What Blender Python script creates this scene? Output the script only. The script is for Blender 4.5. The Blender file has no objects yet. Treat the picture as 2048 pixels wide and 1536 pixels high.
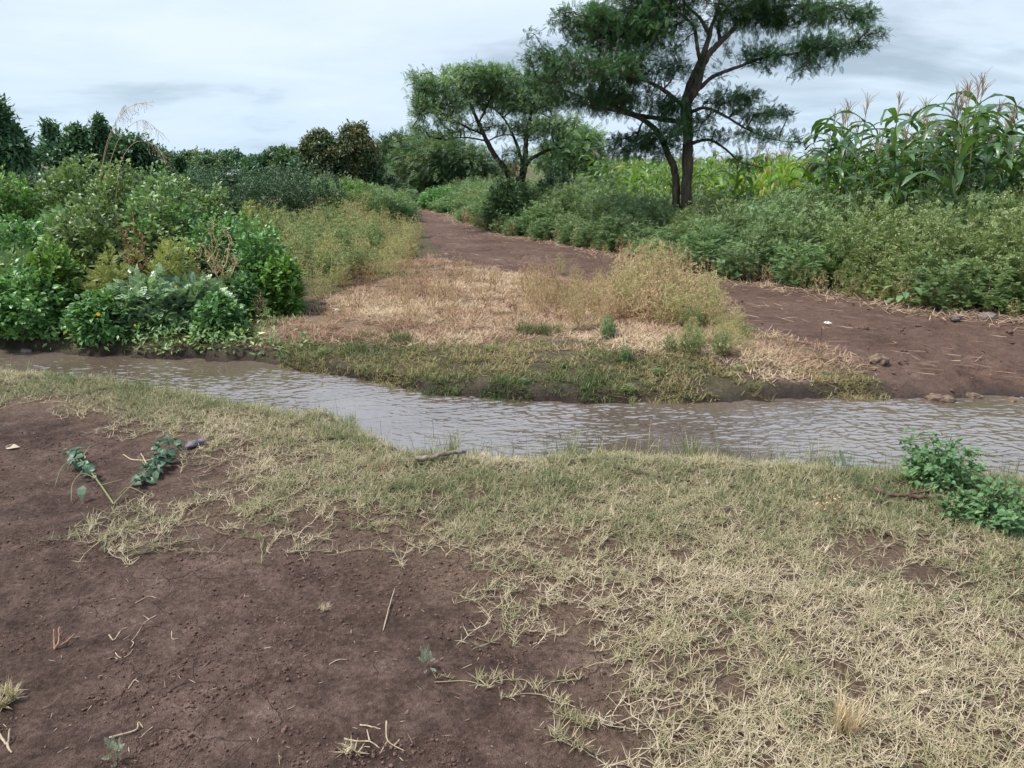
import bpy, math
import numpy as np

# ---------------------------------------------------------------- camera, world, sun, exposure
SC = bpy.context.scene
COL = SC.collection
CAM_H, FPX = 1.6, 1530.0
PITCH = math.atan((768 - 320) / FPX)
cam = bpy.data.cameras.new("camera")
cam.sensor_width = 36.0
cam.lens = 36.0 * FPX / 2048.0
cam.clip_start, cam.clip_end = 0.05, 2000.0
camo = bpy.data.objects.new("camera", cam)
camo.location = (0, 0, CAM_H)
camo.rotation_euler = (math.pi / 2 - PITCH, 0, 0)
COL.objects.link(camo)
SC.camera = camo

SUN = np.array([-0.50, -0.05, 0.86]); SUN /= np.linalg.norm(SUN)
sl = bpy.data.lights.new("sun", 'SUN')
sl.energy, sl.angle, sl.color = 1.5, math.radians(10), (1.0, 0.955, 0.90)
so = bpy.data.objects.new("sun", sl)
from mathutils import Vector
so.rotation_euler = Vector(SUN).to_track_quat('Z', 'Y').to_euler()
COL.objects.link(so)

W = bpy.data.worlds.new("World"); SC.world = W; W.use_nodes = True
def make_world():
    nt = W.node_tree; nt.nodes.clear(); N = nt.nodes.new; L = nt.links.new
    out = N('ShaderNodeOutputWorld'); bg = N('ShaderNodeBackground'); bg.inputs['Strength'].default_value = 0.051
    sky = N('ShaderNodeTexSky'); sky.sky_type = 'NISHITA'; sky.sun_disc = False
    sky.sun_elevation = math.asin(SUN[2]); sky.sun_rotation = math.atan2(SUN[0], SUN[1])
    tc = N('ShaderNodeTexCoord'); sep = N('ShaderNodeSeparateXYZ'); L(tc.outputs['Generated'], sep.inputs[0])
    za = N('ShaderNodeMath'); za.operation = 'MAXIMUM'; za.inputs[1].default_value = 0.0; L(sep.outputs['Z'], za.inputs[0])
    zb = N('ShaderNodeMath'); zb.operation = 'ADD'; zb.inputs[1].default_value = 0.17; L(za.outputs[0], zb.inputs[0])
    dx = N('ShaderNodeMath'); dx.operation = 'DIVIDE'; L(sep.outputs['X'], dx.inputs[0]); L(zb.outputs[0], dx.inputs[1])
    dy = N('ShaderNodeMath'); dy.operation = 'DIVIDE'; L(sep.outputs['Y'], dy.inputs[0]); L(zb.outputs[0], dy.inputs[1])
    cmb = N('ShaderNodeCombineXYZ'); L(dx.outputs[0], cmb.inputs[0]); L(dy.outputs[0], cmb.inputs[1])
    def noise(scale, detail, rough, off, sx=1.0, sy=1.0, dist=0.0):
        mp = N('ShaderNodeMapping'); mp.inputs['Location'].default_value = off; mp.inputs['Scale'].default_value = (sx, sy, 1)
        L(cmb.outputs[0], mp.inputs[0])
        n = N('ShaderNodeTexNoise'); n.inputs['Scale'].default_value = scale; n.inputs['Detail'].default_value = detail
        n.inputs['Roughness'].default_value = rough; n.inputs['Distortion'].default_value = dist
        L(mp.outputs[0], n.inputs['Vector']); return n.outputs['Fac']
    n1 = noise(0.62, 6, 0.55, (3.1, 1.7, 0), 0.85, 1.15, 0.5)
    n2 = noise(1.9, 5, 0.55, (7.7, 4.2, 0), 0.8, 1.1, 0.4)
    m = N('ShaderNodeMath'); m.operation = 'MULTIPLY_ADD'; m.inputs[1].default_value = 0.30; L(n2, m.inputs[0]); L(n1, m.inputs[2])
    r = N('ShaderNodeValToRGB'); L(m.outputs[0], r.inputs[0])
    e = r.color_ramp.elements
    e[0].position = 0.47; e[0].color = (0.40, 0.475, 0.545, 1)
    e[1].position = 0.80; e[1].color = (0.80, 0.87, 0.935, 1)
    k = e.new(0.62); k.color = (0.70, 0.79, 0.885, 1)
    mul = N('ShaderNodeMix'); mul.data_type = 'RGBA'; mul.blend_type = 'MULTIPLY'; mul.inputs['Factor'].default_value = 1.0
    L(r.outputs[0], mul.inputs[6]); mul.inputs[7].default_value = (5.6, 5.85, 6.1, 1)
    # the low band of sky is a paler blue
    hz = N('ShaderNodeMapRange'); hz.inputs[1].default_value = 0.0; hz.inputs[2].default_value = 0.13
    hz.inputs[3].default_value = 0.55; hz.inputs[4].default_value = 0.0; L(sep.outputs['Z'], hz.inputs[0])
    hm = N('ShaderNodeMix'); hm.data_type = 'RGBA'; L(hz.outputs[0], hm.inputs['Factor']); L(mul.outputs[2], hm.inputs[6])
    hm.inputs[7].default_value = (3.3, 4.5, 5.7, 1)
    mx = N('ShaderNodeMix'); mx.data_type = 'RGBA'; mx.inputs['Factor'].default_value = 0.93
    L(sky.outputs[0], mx.inputs[6]); L(hm.outputs[2], mx.inputs[7])
    L(mx.outputs[2], bg.inputs['Color']); L(bg.outputs[0], out.inputs[0])
make_world()
SC.view_settings.view_transform = 'Standard'
SC.view_settings.look = 'None'
SC.view_settings.exposure = 1.88
SC.view_settings.gamma = 1.0
SC.cycles.max_bounces = 6
SC.cycles.diffuse_bounces = 3
SC.cycles.glossy_bounces = 3
SC.cycles.transmission_bounces = 4
SC.cycles.transparent_max_bounces = 4

# ---------------------------------------------------------------- helpers
RNG = np.random.default_rng(11)
def U(a, b, n=None): return RNG.uniform(a, b, n)
def nrm(v): return v / np.maximum(np.linalg.norm(v, axis=-1, keepdims=True), 1e-9)
CP, SP = math.cos(PITCH), math.sin(PITCH)
def ray(px, py):
    px = np.asarray(px, float); py = np.asarray(py, float)
    dx = (px - 1024) / FPX; dz = -(py - 768) / FPX
    return dx, CP + SP * dz, -SP + CP * dz
def G(px, py, z=0.0):                       # where the line of sight through a measured point meets the level z
    rx, ry, rz = ray(px, py); t = (z - CAM_H) / rz
    return np.stack([rx * t, ry * t], -1)
def D(px, py, d):                           # the same at the distance d
    rx, ry, rz = ray(px, py); t = d / ry
    return np.stack(np.broadcast_arrays(rx * t, d, CAM_H + rz * t), -1).astype(float)
def proj(x, y, z):
    x, y, z = np.asarray(x, float), np.asarray(y, float), np.asarray(z, float) - CAM_H
    yc = y * CP - z * SP; zc = y * SP + z * CP
    return 1024 + FPX * x / yc, 768 - FPX * zc / yc

def _h(ix, iy, s):
    n = (ix.astype(np.int64) * 374761393 + iy.astype(np.int64) * 668265263 + s * 982451653) & 0xffffffff
    n = ((n ^ (n >> 13)) * 1274126177) & 0xffffffff
    n = ((n ^ (n >> 16)) * 2246822519) & 0xffffffff
    return ((n ^ (n >> 15)) & 0xffffff) / float(0xffffff)
def vn(x, y, s=0):
    x = np.asarray(x, float); y = np.asarray(y, float)
    ix, iy = np.floor(x), np.floor(y); fx, fy = x - ix, y - iy
    fx = fx * fx * (3 - 2 * fx); fy = fy * fy * (3 - 2 * fy)
    a, b, c, d = _h(ix, iy, s), _h(ix + 1, iy, s), _h(ix, iy + 1, s), _h(ix + 1, iy + 1, s)
    return (a + (b - a) * fx) * (1 - fy) + (c + (d - c) * fx) * fy
def fbm(x, y, s=0, o=4, g=0.5):
    t, a, k = 0, 1, 0
    for i in range(o):
        t = t + a * vn(np.asarray(x) * 2 ** i + 17.3 * i, np.asarray(y) * 2 ** i - 9.1 * i, s + i); k += a; a *= g
    return t / k
def sst(a, b, x):
    t = np.clip((np.asarray(x, float) - a) / (b - a), 0, 1); return t * t * (3 - 2 * t)
def sdpoly(P, V):                           # signed distance, positive inside
    P = np.asarray(P, float); V = np.asarray(V, float); n = len(V)
    d2 = np.full(len(P), 1e18); ins = np.zeros(len(P), bool)
    for i in range(n):
        a, b = V[i], V[(i + 1) % n]; e = b - a; w = P - a
        t = np.clip((w @ e) / max(e @ e, 1e-12), 0, 1)
        q = w - t[:, None] * e; d2 = np.minimum(d2, (q * q).sum(1))
        c = (a[1] > P[:, 1]) != (b[1] > P[:, 1])
        if abs(b[1] - a[1]) > 1e-12:
            ins ^= c & (P[:, 0] < (b[0] - a[0]) * (P[:, 1] - a[1]) / (b[1] - a[1]) + a[0])
    d = np.sqrt(d2); return np.where(ins, d, -d)

class MB:
    def __init__(s): s.v, s.q, s.t, s.a, s.n = [], [], [], [], 0
    def add(s, V, Q=None, T=None, var=0.5):
        V = np.asarray(V, float).reshape(-1, 3)
        if not len(V): return
        s.v.append(V); s.a.append(np.broadcast_to(np.asarray(var, float), (len(V),)).copy())
        if Q is not None and len(Q): s.q.append(np.asarray(Q, np.int64).reshape(-1, 4) + s.n)
        if T is not None and len(T): s.t.append(np.asarray(T, np.int64).reshape(-1, 3) + s.n)
        s.n += len(V)
    def inst(s, tpl, pos, X, Y, Z, sc, var):
        tv, tq, tt = tpl; n, m = len(pos), len(tv)
        if n == 0: return
        sc = np.asarray(sc, float)
        if sc.ndim < 2: sc = np.repeat(np.broadcast_to(sc, (n,))[:, None], 3, 1)
        V = pos[:, None, :] + (tv[None, :, 0:1] * sc[:, None, 0:1]) * X[:, None, :] + (tv[None, :, 1:2] * sc[:, None, 1:2]) * Y[:, None, :] + (tv[None, :, 2:3] * sc[:, None, 2:3]) * Z[:, None, :]
        off = (np.arange(n) * m)[:, None, None]
        Q = (np.asarray(tq, np.int64).reshape(1, -1, 4) + off) if len(tq) else None
        T = (np.asarray(tt, np.int64).reshape(1, -1, 3) + off) if len(tt) else None
        s.add(V, Q, T, np.repeat(np.broadcast_to(np.asarray(var, float), (n,)), m))
    def ribbons(s, P, S, w, var):           # P (n,k,3) centre lines, S (n,k,3) side vectors, w (n,k) half widths
        n, k = P.shape[:2]
        V = np.stack([P - S * w[..., None], P + S * w[..., None]], 2)
        i = (np.arange(n) * k * 2)[:, None] + (np.arange(k - 1) * 2)[None]
        s.add(V, np.stack([i, i + 1, i + 3, i + 2], -1), None, np.repeat(np.broadcast_to(np.asarray(var, float), (n,)), 2 * k))
    def edges(s, A, B, ra, rb, sides=4, var=0.5):   # tapered prisms, one per edge
        n = len(A)
        if n == 0: return
        d = nrm(B - A); up = np.where(np.abs(d[:, 2:3]) > 0.9, np.array([[1., 0, 0]]), np.array([[0, 0, 1.]]))
        x = nrm(np.cross(d, up)); y = np.cross(d, x)
        th = np.arange(sides) * 2 * math.pi / sides
        ring = np.cos(th)[None, :, None] * x[:, None] + np.sin(th)[None, :, None] * y[:, None]
        V = np.concatenate([A[:, None] + ring * ra[:, None, None], B[:, None] + ring * rb[:, None, None]], 1)
        j = np.arange(sides); q = np.stack([j, (j + 1) % sides, (j + 1) % sides + sides, j + sides], -1)
        s.add(V, q[None] + (np.arange(n) * 2 * sides)[:, None, None], None, np.repeat(np.broadcast_to(np.asarray(var, float), (n,)), 2 * sides))
    def tube(s, P, R, sides=8, var=0.5, cap=True, flat=1.0):
        P = np.asarray(P, float); R = np.broadcast_to(np.asarray(R, float), (len(P),)); k = len(P)
        t = nrm(np.gradient(P, axis=0)); x = np.cross(t[0], [0.13, 0.21, 0.97] if abs(t[0][2]) < 0.9 else [1., 0.1, 0]); x = x / np.linalg.norm(x)
        rings = []; th = np.arange(sides) * 2 * math.pi / sides
        for i in range(k):
            x = x - t[i] * (x @ t[i]); x = x / np.linalg.norm(x); y = np.cross(t[i], x)
            rings.append(P[i] + R[i] * (np.cos(th)[:, None] * x + flat * np.sin(th)[:, None] * y))
        V = np.concatenate(rings); j = np.arange(sides)
        q = np.stack([j, (j + 1) % sides, (j + 1) % sides + sides, j + sides], -1)
        Q = (q[None] + (np.arange(k - 1) * sides)[:, None, None]).reshape(-1, 4); T = []
        if cap:
            V = np.concatenate([V, P[:1], P[-1:]]); c0, c1 = k * sides, k * sides + 1; b = (k - 1) * sides
            T = [(c0, (i + 1) % sides, i) for i in range(sides)] + [(c1, b + i, b + (i + 1) % sides) for i in range(sides)]
        s.add(V, Q, T, var)
    def mesh(s, name, mat=None, smooth=False):
        me = bpy.data.meshes.new(name)
        V = np.concatenate(s.v) if s.v else np.zeros((0, 3)); A = np.concatenate(s.a) if s.a else np.zeros(0)
        Q = np.concatenate(s.q) if s.q else np.zeros((0, 4), np.int64); T = np.concatenate(s.t) if s.t else np.zeros((0, 3), np.int64)
        me.vertices.add(len(V)); me.vertices.foreach_set('co', V.astype(np.float32).ravel())
        li = np.concatenate([Q.ravel(), T.ravel()]).astype(np.int32)
        me.loops.add(len(li)); me.loops.foreach_set('vertex_index', li)
        nf = len(Q) + len(T); me.polygons.add(nf)
        st = np.concatenate([np.arange(len(Q)) * 4, len(Q) * 4 + np.arange(len(T)) * 3]).astype(np.int32)
        me.polygons.foreach_set('loop_start', st)
        me.polygons.foreach_set('use_smooth', np.full(nf, bool(smooth)))
        at = me.attributes.new('var', 'FLOAT', 'POINT'); at.data.foreach_set('value', A.astype(np.float32))
        me.update(calc_edges=True)
        if mat: me.materials.append(mat)
        return me
    def obj(s, name, mat, parent=None, smooth=False, mats=None):
        o = bpy.data.objects.new(name, s.mesh(name, mat, smooth)); COL.objects.link(o)
        if parent is not None: o.parent = parent
        return o

def tag(o, label=None, cat=None, group=None, kind=None):
    for k, v in (('label', label), ('category', cat), ('group', group), ('kind', kind)):
        if v: o[k] = v
    return o
def empty(name, loc=(0, 0, 0), rz=0.0):
    o = bpy.data.objects.new(name, None); o.empty_display_size = 0.1; COL.objects.link(o)
    o.location = loc; o.rotation_euler = (0, 0, rz); return o
def copy_tree(o, parent=None):
    c = o.copy(); COL.objects.link(c)
    if parent is not None: c.parent = parent
    for ch in list(o.children): copy_tree(ch, c)
    return c

# ---------------------------------------------------------------- materials
def _mat(name):
    m = bpy.data.materials.new(name); m.use_nodes = True; nt = m.node_tree; nt.nodes.clear(); return m, nt, nt.nodes.new, nt.links.new
def ramp(N, L, fac, stops):
    r = N('ShaderNodeValToRGB'); e = r.color_ramp.elements
    while len(e) < len(stops): e.new(0.5)
    for el, (p, c) in zip(e, stops): el.position = p; el.color = (*c, 1)
    L(fac, r.inputs[0]); return r.outputs[0]
def leafmat(name, stops, rough=0.55, trans=0.25, spec=0.35, hue=0.012, val=0.22, tcol=(1.15, 1.2, 0.6)):
    m, nt, N, L = _mat(name)
    at = N('ShaderNodeAttribute'); at.attribute_name = 'var'
    c = ramp(N, L, at.outputs['Fac'], stops)
    oi = N('ShaderNodeObjectInfo'); hs = N('ShaderNodeHueSaturation')
    mr = N('ShaderNodeMapRange'); mr.inputs[3].default_value = 1 - val; mr.inputs[4].default_value = 1 + val; L(oi.outputs['Random'], mr.inputs[0]); L(mr.outputs[0], hs.inputs['Value'])
    m2 = N('ShaderNodeMath'); m2.operation = 'MULTIPLY'; m2.inputs[1].default_value = 7.31; L(oi.outputs['Random'], m2.inputs[0])
    m3 = N('ShaderNodeMath'); m3.operation = 'FRACT'; L(m2.outputs[0], m3.inputs[0])
    mh = N('ShaderNodeMapRange'); mh.inputs[3].default_value = 0.5 - hue; mh.inputs[4].default_value = 0.5 + hue; L(m3.outputs[0], mh.inputs[0]); L(mh.outputs[0], hs.inputs['Hue'])
    L(c, hs.inputs['Color'])
    p = N('ShaderNodeBsdfPrincipled'); p.inputs['Roughness'].default_value = rough; p.inputs['Specular IOR Level'].default_value = spec
    L(hs.outputs[0], p.inputs['Base Color'])
    out = N('ShaderNodeOutputMaterial')
    if trans > 0:
        t = N('ShaderNodeBsdfTranslucent'); mm = N('ShaderNodeMix'); mm.data_type = 'RGBA'; mm.blend_type = 'MULTIPLY'; mm.inputs['Factor'].default_value = 1
        L(hs.outputs[0], mm.inputs[6]); mm.inputs[7].default_value = (*tcol, 1); L(mm.outputs[2], t.inputs[0])
        mx = N('ShaderNodeMixShader'); mx.inputs[0].default_value = trans; L(p.outputs[0], mx.inputs[1]); L(t.outputs[0], mx.inputs[2]); L(mx.outputs[0], out.inputs[0])
    else: L(p.outputs[0], out.inputs[0])
    return m
def barkmat(name, a, b, scale=18, rough=0.85, stretch=0.25):
    m, nt, N, L = _mat(name)
    tc = N('ShaderNodeTexCoord'); mp = N('ShaderNodeMapping'); mp.inputs['Scale'].default_value = (1, 1, stretch); L(tc.outputs['Object'], mp.inputs[0])
    n = N('ShaderNodeTexNoise'); n.inputs['Scale'].default_value = scale; n.inputs['Detail'].default_value = 6; L(mp.outputs[0], n.inputs['Vector'])
    c = ramp(N, L, n.outputs['Fac'], [(0.33, a), (0.68, b)])
    p = N('ShaderNodeBsdfPrincipled'); p.inputs['Roughness'].default_value = rough; p.inputs['Specular IOR Level'].default_value = 0.2
    L(c, p.inputs['Base Color']); bp = N('ShaderNodeBump'); bp.inputs['Strength'].default_value = 0.7; bp.inputs['Distance'].default_value = 0.02
    L(n.outputs['Fac'], bp.inputs['Height']); L(bp.outputs[0], p.inputs['Normal'])
    L(p.outputs[0], N('ShaderNodeOutputMaterial').inputs[0]); return m

STRAW = (0.36, 0.29, 0.17); STRAW2 = (0.46, 0.39, 0.25); DGREEN = (0.10, 0.13, 0.055)
M_CREEP = leafmat('creeping_grass', [(0.0, (0.085, 0.126, 0.048)), (0.28, (0.170, 0.202, 0.093)), (0.5, (0.311, 0.286, 0.163)), (0.8, (0.433, 0.363, 0.233)), (1.0, (0.543, 0.462, 0.346))], 0.6, 0.18, 0.3, 0, 0)
M_BANK = leafmat('bank_grass', [(0.0, (0.060, 0.103, 0.032)), (0.35, (0.109, 0.147, 0.055)), (0.6, (0.207, 0.197, 0.087)), (1.0, (0.371, 0.296, 0.163))], 0.6, 0.2, 0.25, 0, 0)
M_DRY = leafmat('dry_grass', [(0.0, (0.189, 0.108, 0.074)), (0.4, (0.353, 0.227, 0.160)), (0.75, (0.517, 0.375, 0.268)), (1.0, (0.587, 0.476, 0.336))], 0.7, 0.15, 0.2, 0, 0)
M_PARTH = leafmat('grey_green_leaf', [(0.0, (0.118, 0.199, 0.083)), (0.6, (0.202, 0.309, 0.144)), (1.0, (0.328, 0.428, 0.189))], 0.5, 0.25, 0.4, 0.015, 0.2)
M_PMID = leafmat('pale_green_leaf', [(0.0, (0.114, 0.184, 0.056)), (0.6, (0.190, 0.266, 0.092)), (1.0, (0.316, 0.367, 0.144))], 0.5, 0.27, 0.35, 0.012, 0.18)
M_PYEL = leafmat('yellowing_leaf', [(0.0, (0.205, 0.254, 0.076)), (0.6, (0.346, 0.378, 0.135)), (1.0, (0.486, 0.486, 0.216))], 0.55, 0.28, 0.3, 0.012, 0.18)
M_PDRY = leafmat('withered_leaf', [(0.0, (0.325, 0.209, 0.144)), (0.5, (0.564, 0.427, 0.265)), (1.0, (0.768, 0.646, 0.420))], 0.65, 0.2, 0.2, 0.01, 0.15)
M_FLOW = leafmat('pale_flower_head', [(0.0, (0.304, 0.359, 0.166)), (0.5, (0.497, 0.524, 0.304)), (1.0, (0.759, 0.759, 0.552))], 0.7, 0.2, 0.2, 0.0, 0.1)
M_FLOWY = leafmat('yellow_flower_head', [(0.0, (0.38, 0.38, 0.17)), (0.6, (0.52, 0.49, 0.26)), (1.0, (0.64, 0.59, 0.38))], 0.7, 0.2, 0.2, 0.0, 0.1)
M_STEM = leafmat('green_stem', [(0, (0.10, 0.14, 0.06)), (1, (0.22, 0.22, 0.10))], 0.6, 0, 0.3, 0.01, 0.15)
M_STEMD = leafmat('dry_stem', [(0, (0.312, 0.213, 0.125)), (1, (0.575, 0.450, 0.263))], 0.7, 0, 0.2, 0.01, 0.15)
M_STEMR = leafmat('brown_stem', [(0, (0.17, 0.08, 0.045)), (1, (0.32, 0.17, 0.09))], 0.7, 0, 0.2, 0.01, 0.15)
M_BROAD = leafmat('broad_leaf', [(0.0, (0.085, 0.202, 0.069)), (0.6, (0.144, 0.307, 0.100)), (0.9, (0.240, 0.424, 0.139)), (1.0, (0.481, 0.508, 0.159))], 0.42, 0.25, 0.5, 0.012, 0.15)
M_VINE = leafmat('vine_leaf', [(0.0, (0.118, 0.199, 0.080)), (0.6, (0.203, 0.309, 0.114)), (1.0, (0.368, 0.476, 0.174))], 0.42, 0.25, 0.5, 0.015, 0.15)
M_GREY = leafmat('grey_leaf', [(0.0, (0.171, 0.285, 0.155)), (0.6, (0.285, 0.411, 0.237)), (0.92, (0.455, 0.592, 0.368)), (1.0, (0.568, 0.568, 0.245))], 0.38, 0.2, 0.6, 0.01, 0.12)
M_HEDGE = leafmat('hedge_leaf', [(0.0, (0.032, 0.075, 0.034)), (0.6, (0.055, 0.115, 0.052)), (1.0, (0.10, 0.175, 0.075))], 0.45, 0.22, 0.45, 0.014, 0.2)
M_LEAFY = leafmat('fresh_leaf', [(0, (0.084, 0.180, 0.072)), (.6, (0.144, 0.264, 0.108)), (1, (0.264, 0.372, 0.168))], .5, .3, .4, 0, 0)
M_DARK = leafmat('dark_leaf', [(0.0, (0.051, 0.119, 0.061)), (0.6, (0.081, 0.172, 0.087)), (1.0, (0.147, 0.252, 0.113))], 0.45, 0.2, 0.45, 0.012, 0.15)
M_LIGHT = leafmat('light_green_leaf', [(0.0, (0.088, 0.192, 0.040)), (0.6, (0.151, 0.286, 0.069)), (1.0, (0.235, 0.373, 0.115))], 0.5, 0.3, 0.4, 0.012, 0.15)
M_BRONZE = leafmat('bronze_leaf', [(0.0, (0.071, 0.119, 0.058)), (0.6, (0.117, 0.155, 0.075)), (1.0, (0.251, 0.182, 0.083))], 0.45, 0.2, 0.45, 0.012, 0.1)
M_RUST = leafmat('rusty_seed', [(0.0, (0.136, 0.079, 0.039)), (0.6, (0.238, 0.158, 0.066)), (1.0, (0.323, 0.284, 0.121))], 0.7, 0.15, 0.2, 0.01, 0.1)
M_ACACIA = leafmat('acacia_leaf', [(0.0, (0.040, 0.102, 0.036)), (0.6, (0.067, 0.155, 0.061)), (1.0, (0.134, 0.236, 0.084))], 0.5, 0.22, 0.35, 0.0, 0.0)
M_ACACIA2 = leafmat('thorn_leaf', [(0.0, (0.123, 0.226, 0.098)), (0.6, (0.213, 0.333, 0.154)), (1.0, (0.348, 0.480, 0.224))], 0.55, 0.22, 0.3, 0.0, 0.0)
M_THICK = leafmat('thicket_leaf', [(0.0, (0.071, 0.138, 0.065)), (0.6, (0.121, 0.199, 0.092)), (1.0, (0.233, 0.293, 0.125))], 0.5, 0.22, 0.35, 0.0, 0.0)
M_CORN = leafmat('corn_leaf', [(0.0, (0.056, 0.116, 0.054)), (0.5, (0.087, 0.170, 0.076)), (0.85, (0.134, 0.225, 0.090)), (1.0, (0.472, 0.340, 0.135))], 0.36, 0.30, 0.5, 0.012, 0.15, (1.5, 1.5, 0.45))
M_CORNY = leafmat('yellow_corn_leaf', [(0.0, (0.095, 0.223, 0.035)), (0.5, (0.157, 0.313, 0.053)), (0.8, (0.237, 0.390, 0.082)), (1.0, (0.342, 0.362, 0.117))], 0.45, 0.35, 0.35, 0.012, 0.15, (1.4, 1.35, 0.45))
M_STALK = leafmat('corn_stalk', [(0, (0.12, 0.16, 0.06)), (1, (0.24, 0.23, 0.09))], 0.5, 0, 0.3, 0.01, 0.1)
M_TASSEL = leafmat('corn_tassel', [(0, (0.33, 0.27, 0.19)), (0.6, (0.42, 0.34, 0.25)), (1, (0.46, 0.37, 0.31))], 0.7, 0.15, 0.2, 0.01, 0.12)
M_YPET = leafmat('yellow_petal', [(0, (0.75, 0.50, 0.02)), (1, (0.85, 0.60, 0.04))], 0.6, 0.2, 0.2, 0, 0)
M_BARK = barkmat('acacia_bark', (0.040, 0.032, 0.027), (0.15, 0.118, 0.095))
M_BARK2 = barkmat('dark_bark', (0.022, 0.017, 0.015), (0.07, 0.053, 0.044))
M_WOOD = barkmat('weathered_wood', (0.11, 0.085, 0.065), (0.29, 0.245, 0.195), 30)
M_WOODP = barkmat('pale_wood', (0.28, 0.21, 0.14), (0.50, 0.41, 0.30), 40)
M_WOODR = barkmat('red_brown_wood', (0.06, 0.036, 0.028), (0.17, 0.105, 0.08), 30)
M_TWIGR = barkmat('rusty_twig', (0.20, 0.11, 0.07), (0.36, 0.23, 0.16), 60)
M_STONE = barkmat('field_stone', (0.12, 0.095, 0.085), (0.25, 0.205, 0.18), 14, 0.9, 1.0)
M_CLOD = barkmat('dried_clod', (0.09, 0.06, 0.045), (0.23, 0.17, 0.12), 25, 0.95, 1.0)

# ---------------------------------------------------------------- terrain: stream course, track, bare soil
WZ = -0.06
NEAR_PX = [(-700, 742), (-300, 745), (0, 750), (80, 752), (156, 757), (220, 765), (270, 776), (390, 795), (470, 815), (560, 824), (664, 832), (703, 852), (762, 881), (788, 893), (832, 910), (905, 919), (964, 923), (1081, 926), (1198, 918), (1298, 922), (1420, 923), (1519, 932), (1665, 943), (1775, 947), (1994, 964), (2048, 967), (2300, 975), (2800, 985)]
FAR_PX = [(-700, 690), (-300, 694), (0, 699), (78, 704), (156, 713), (273, 719), (390, 722), (508, 723), (586, 741), (664, 753), (742, 766), (790, 776), (850, 790), (950, 798), (1000, 801), (1150, 808), (1300, 806), (1483, 806), (1556, 801), (1665, 798), (1757, 801), (1830, 801), (1903, 798), (1957, 794), (2048, 796), (2400, 800), (2900, 805)]
_n = G(*np.array(NEAR_PX, float).T, WZ); _f = G(*np.array(FAR_PX, float).T, WZ)
_n = _n[np.argsort(_n[:, 0])]; _f = _f[np.argsort(_f[:, 0])]
def wob(x, s): return 0.035 * (fbm(x * 13.0, x * 0 + 7.7, s + 50, 2) - 0.5) * 2 + 0.05 * (fbm(x * 4.0, x * 0 + 3.3, s, 3) - 0.5) * 2
def yn(x): return np.interp(x, _n[:, 0], _n[:, 1]) + wob(x, 5)
def yf(x): return np.interp(x, _f[:, 0], _f[:, 1]) + wob(x, 9) * 1.5
TL_PX = [(815, 417), (826, 440), (850, 462), (872, 492), (900, 528), (940, 545), (1040, 562), (1180, 575), (1330, 605), (1440, 640), (1500, 672), (1600, 705), (1720, 745), (1800, 775), (1840, 800)]
TR_PX = [(826, 414), (858, 430), (891, 440), (923, 455), (972, 470), (1021, 484), (1099, 495), (1173, 512), (1232, 525), (1330, 552), (1446, 580), (1560, 590), (1642, 606), (1775, 630), (1848, 642), (1920, 652), (2048, 668), (2300, 700), (2600, 760), (2700, 800)]
TRK_L = G(*np.array(TL_PX, float).T, 0.0); TRK_R = G(*np.array(TR_PX, float).T, 0.0)
_far = np.array([[-4.2, 31.0], [-7.5, 44.0], [-13, 70.0]])
TRACK = np.concatenate([(_far + [-0.95, 0])[::-1], TRK_L, TRK_R[::-1], _far + [0.95, 0]])
SOIL_PX = [(-900, 850), (-400, 838), (0, 832), (80, 832), (150, 842), (215, 872), (270, 892), (330, 897), (370, 915), (430, 925), (455, 948), (400, 985), (385, 1015), (405, 1045), (450, 1078), (500, 1104), (560, 1098), (640, 1080), (700, 1088), (770, 1102), (800, 1140), (830, 1195), (930, 1240), (1010, 1290), (1120, 1320), (1165, 1370), (1120, 1420), (1060, 1450), (1090, 1536), (1120, 1700), (1150, 2100), (800, 2600), (-300, 2600), (-1500, 1536)]
SOIL = G(*np.array(SOIL_PX, float).T, 0.0)
ISL = G(*np.array([(150, 1085), (170, 1060), (250, 1042), (300, 1018), (350, 1010), (380, 1030), (350, 1065), (300, 1085), (330, 1112), (250, 1112), (200, 1098)], float).T, 0.0)
DRYP = G(*np.array([(560, 690), (600, 660), (680, 620), (760, 590), (800, 545), (850, 530), (930, 548), (1050, 575), (1180, 575), (1330, 600), (1480, 650), (1480, 690), (1600, 712), (1700, 745), (1560, 750), (1400, 735), (1250, 720), (1050, 700), (900, 705), (760, 695), (640, 690)], float).T, 0.0)

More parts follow.
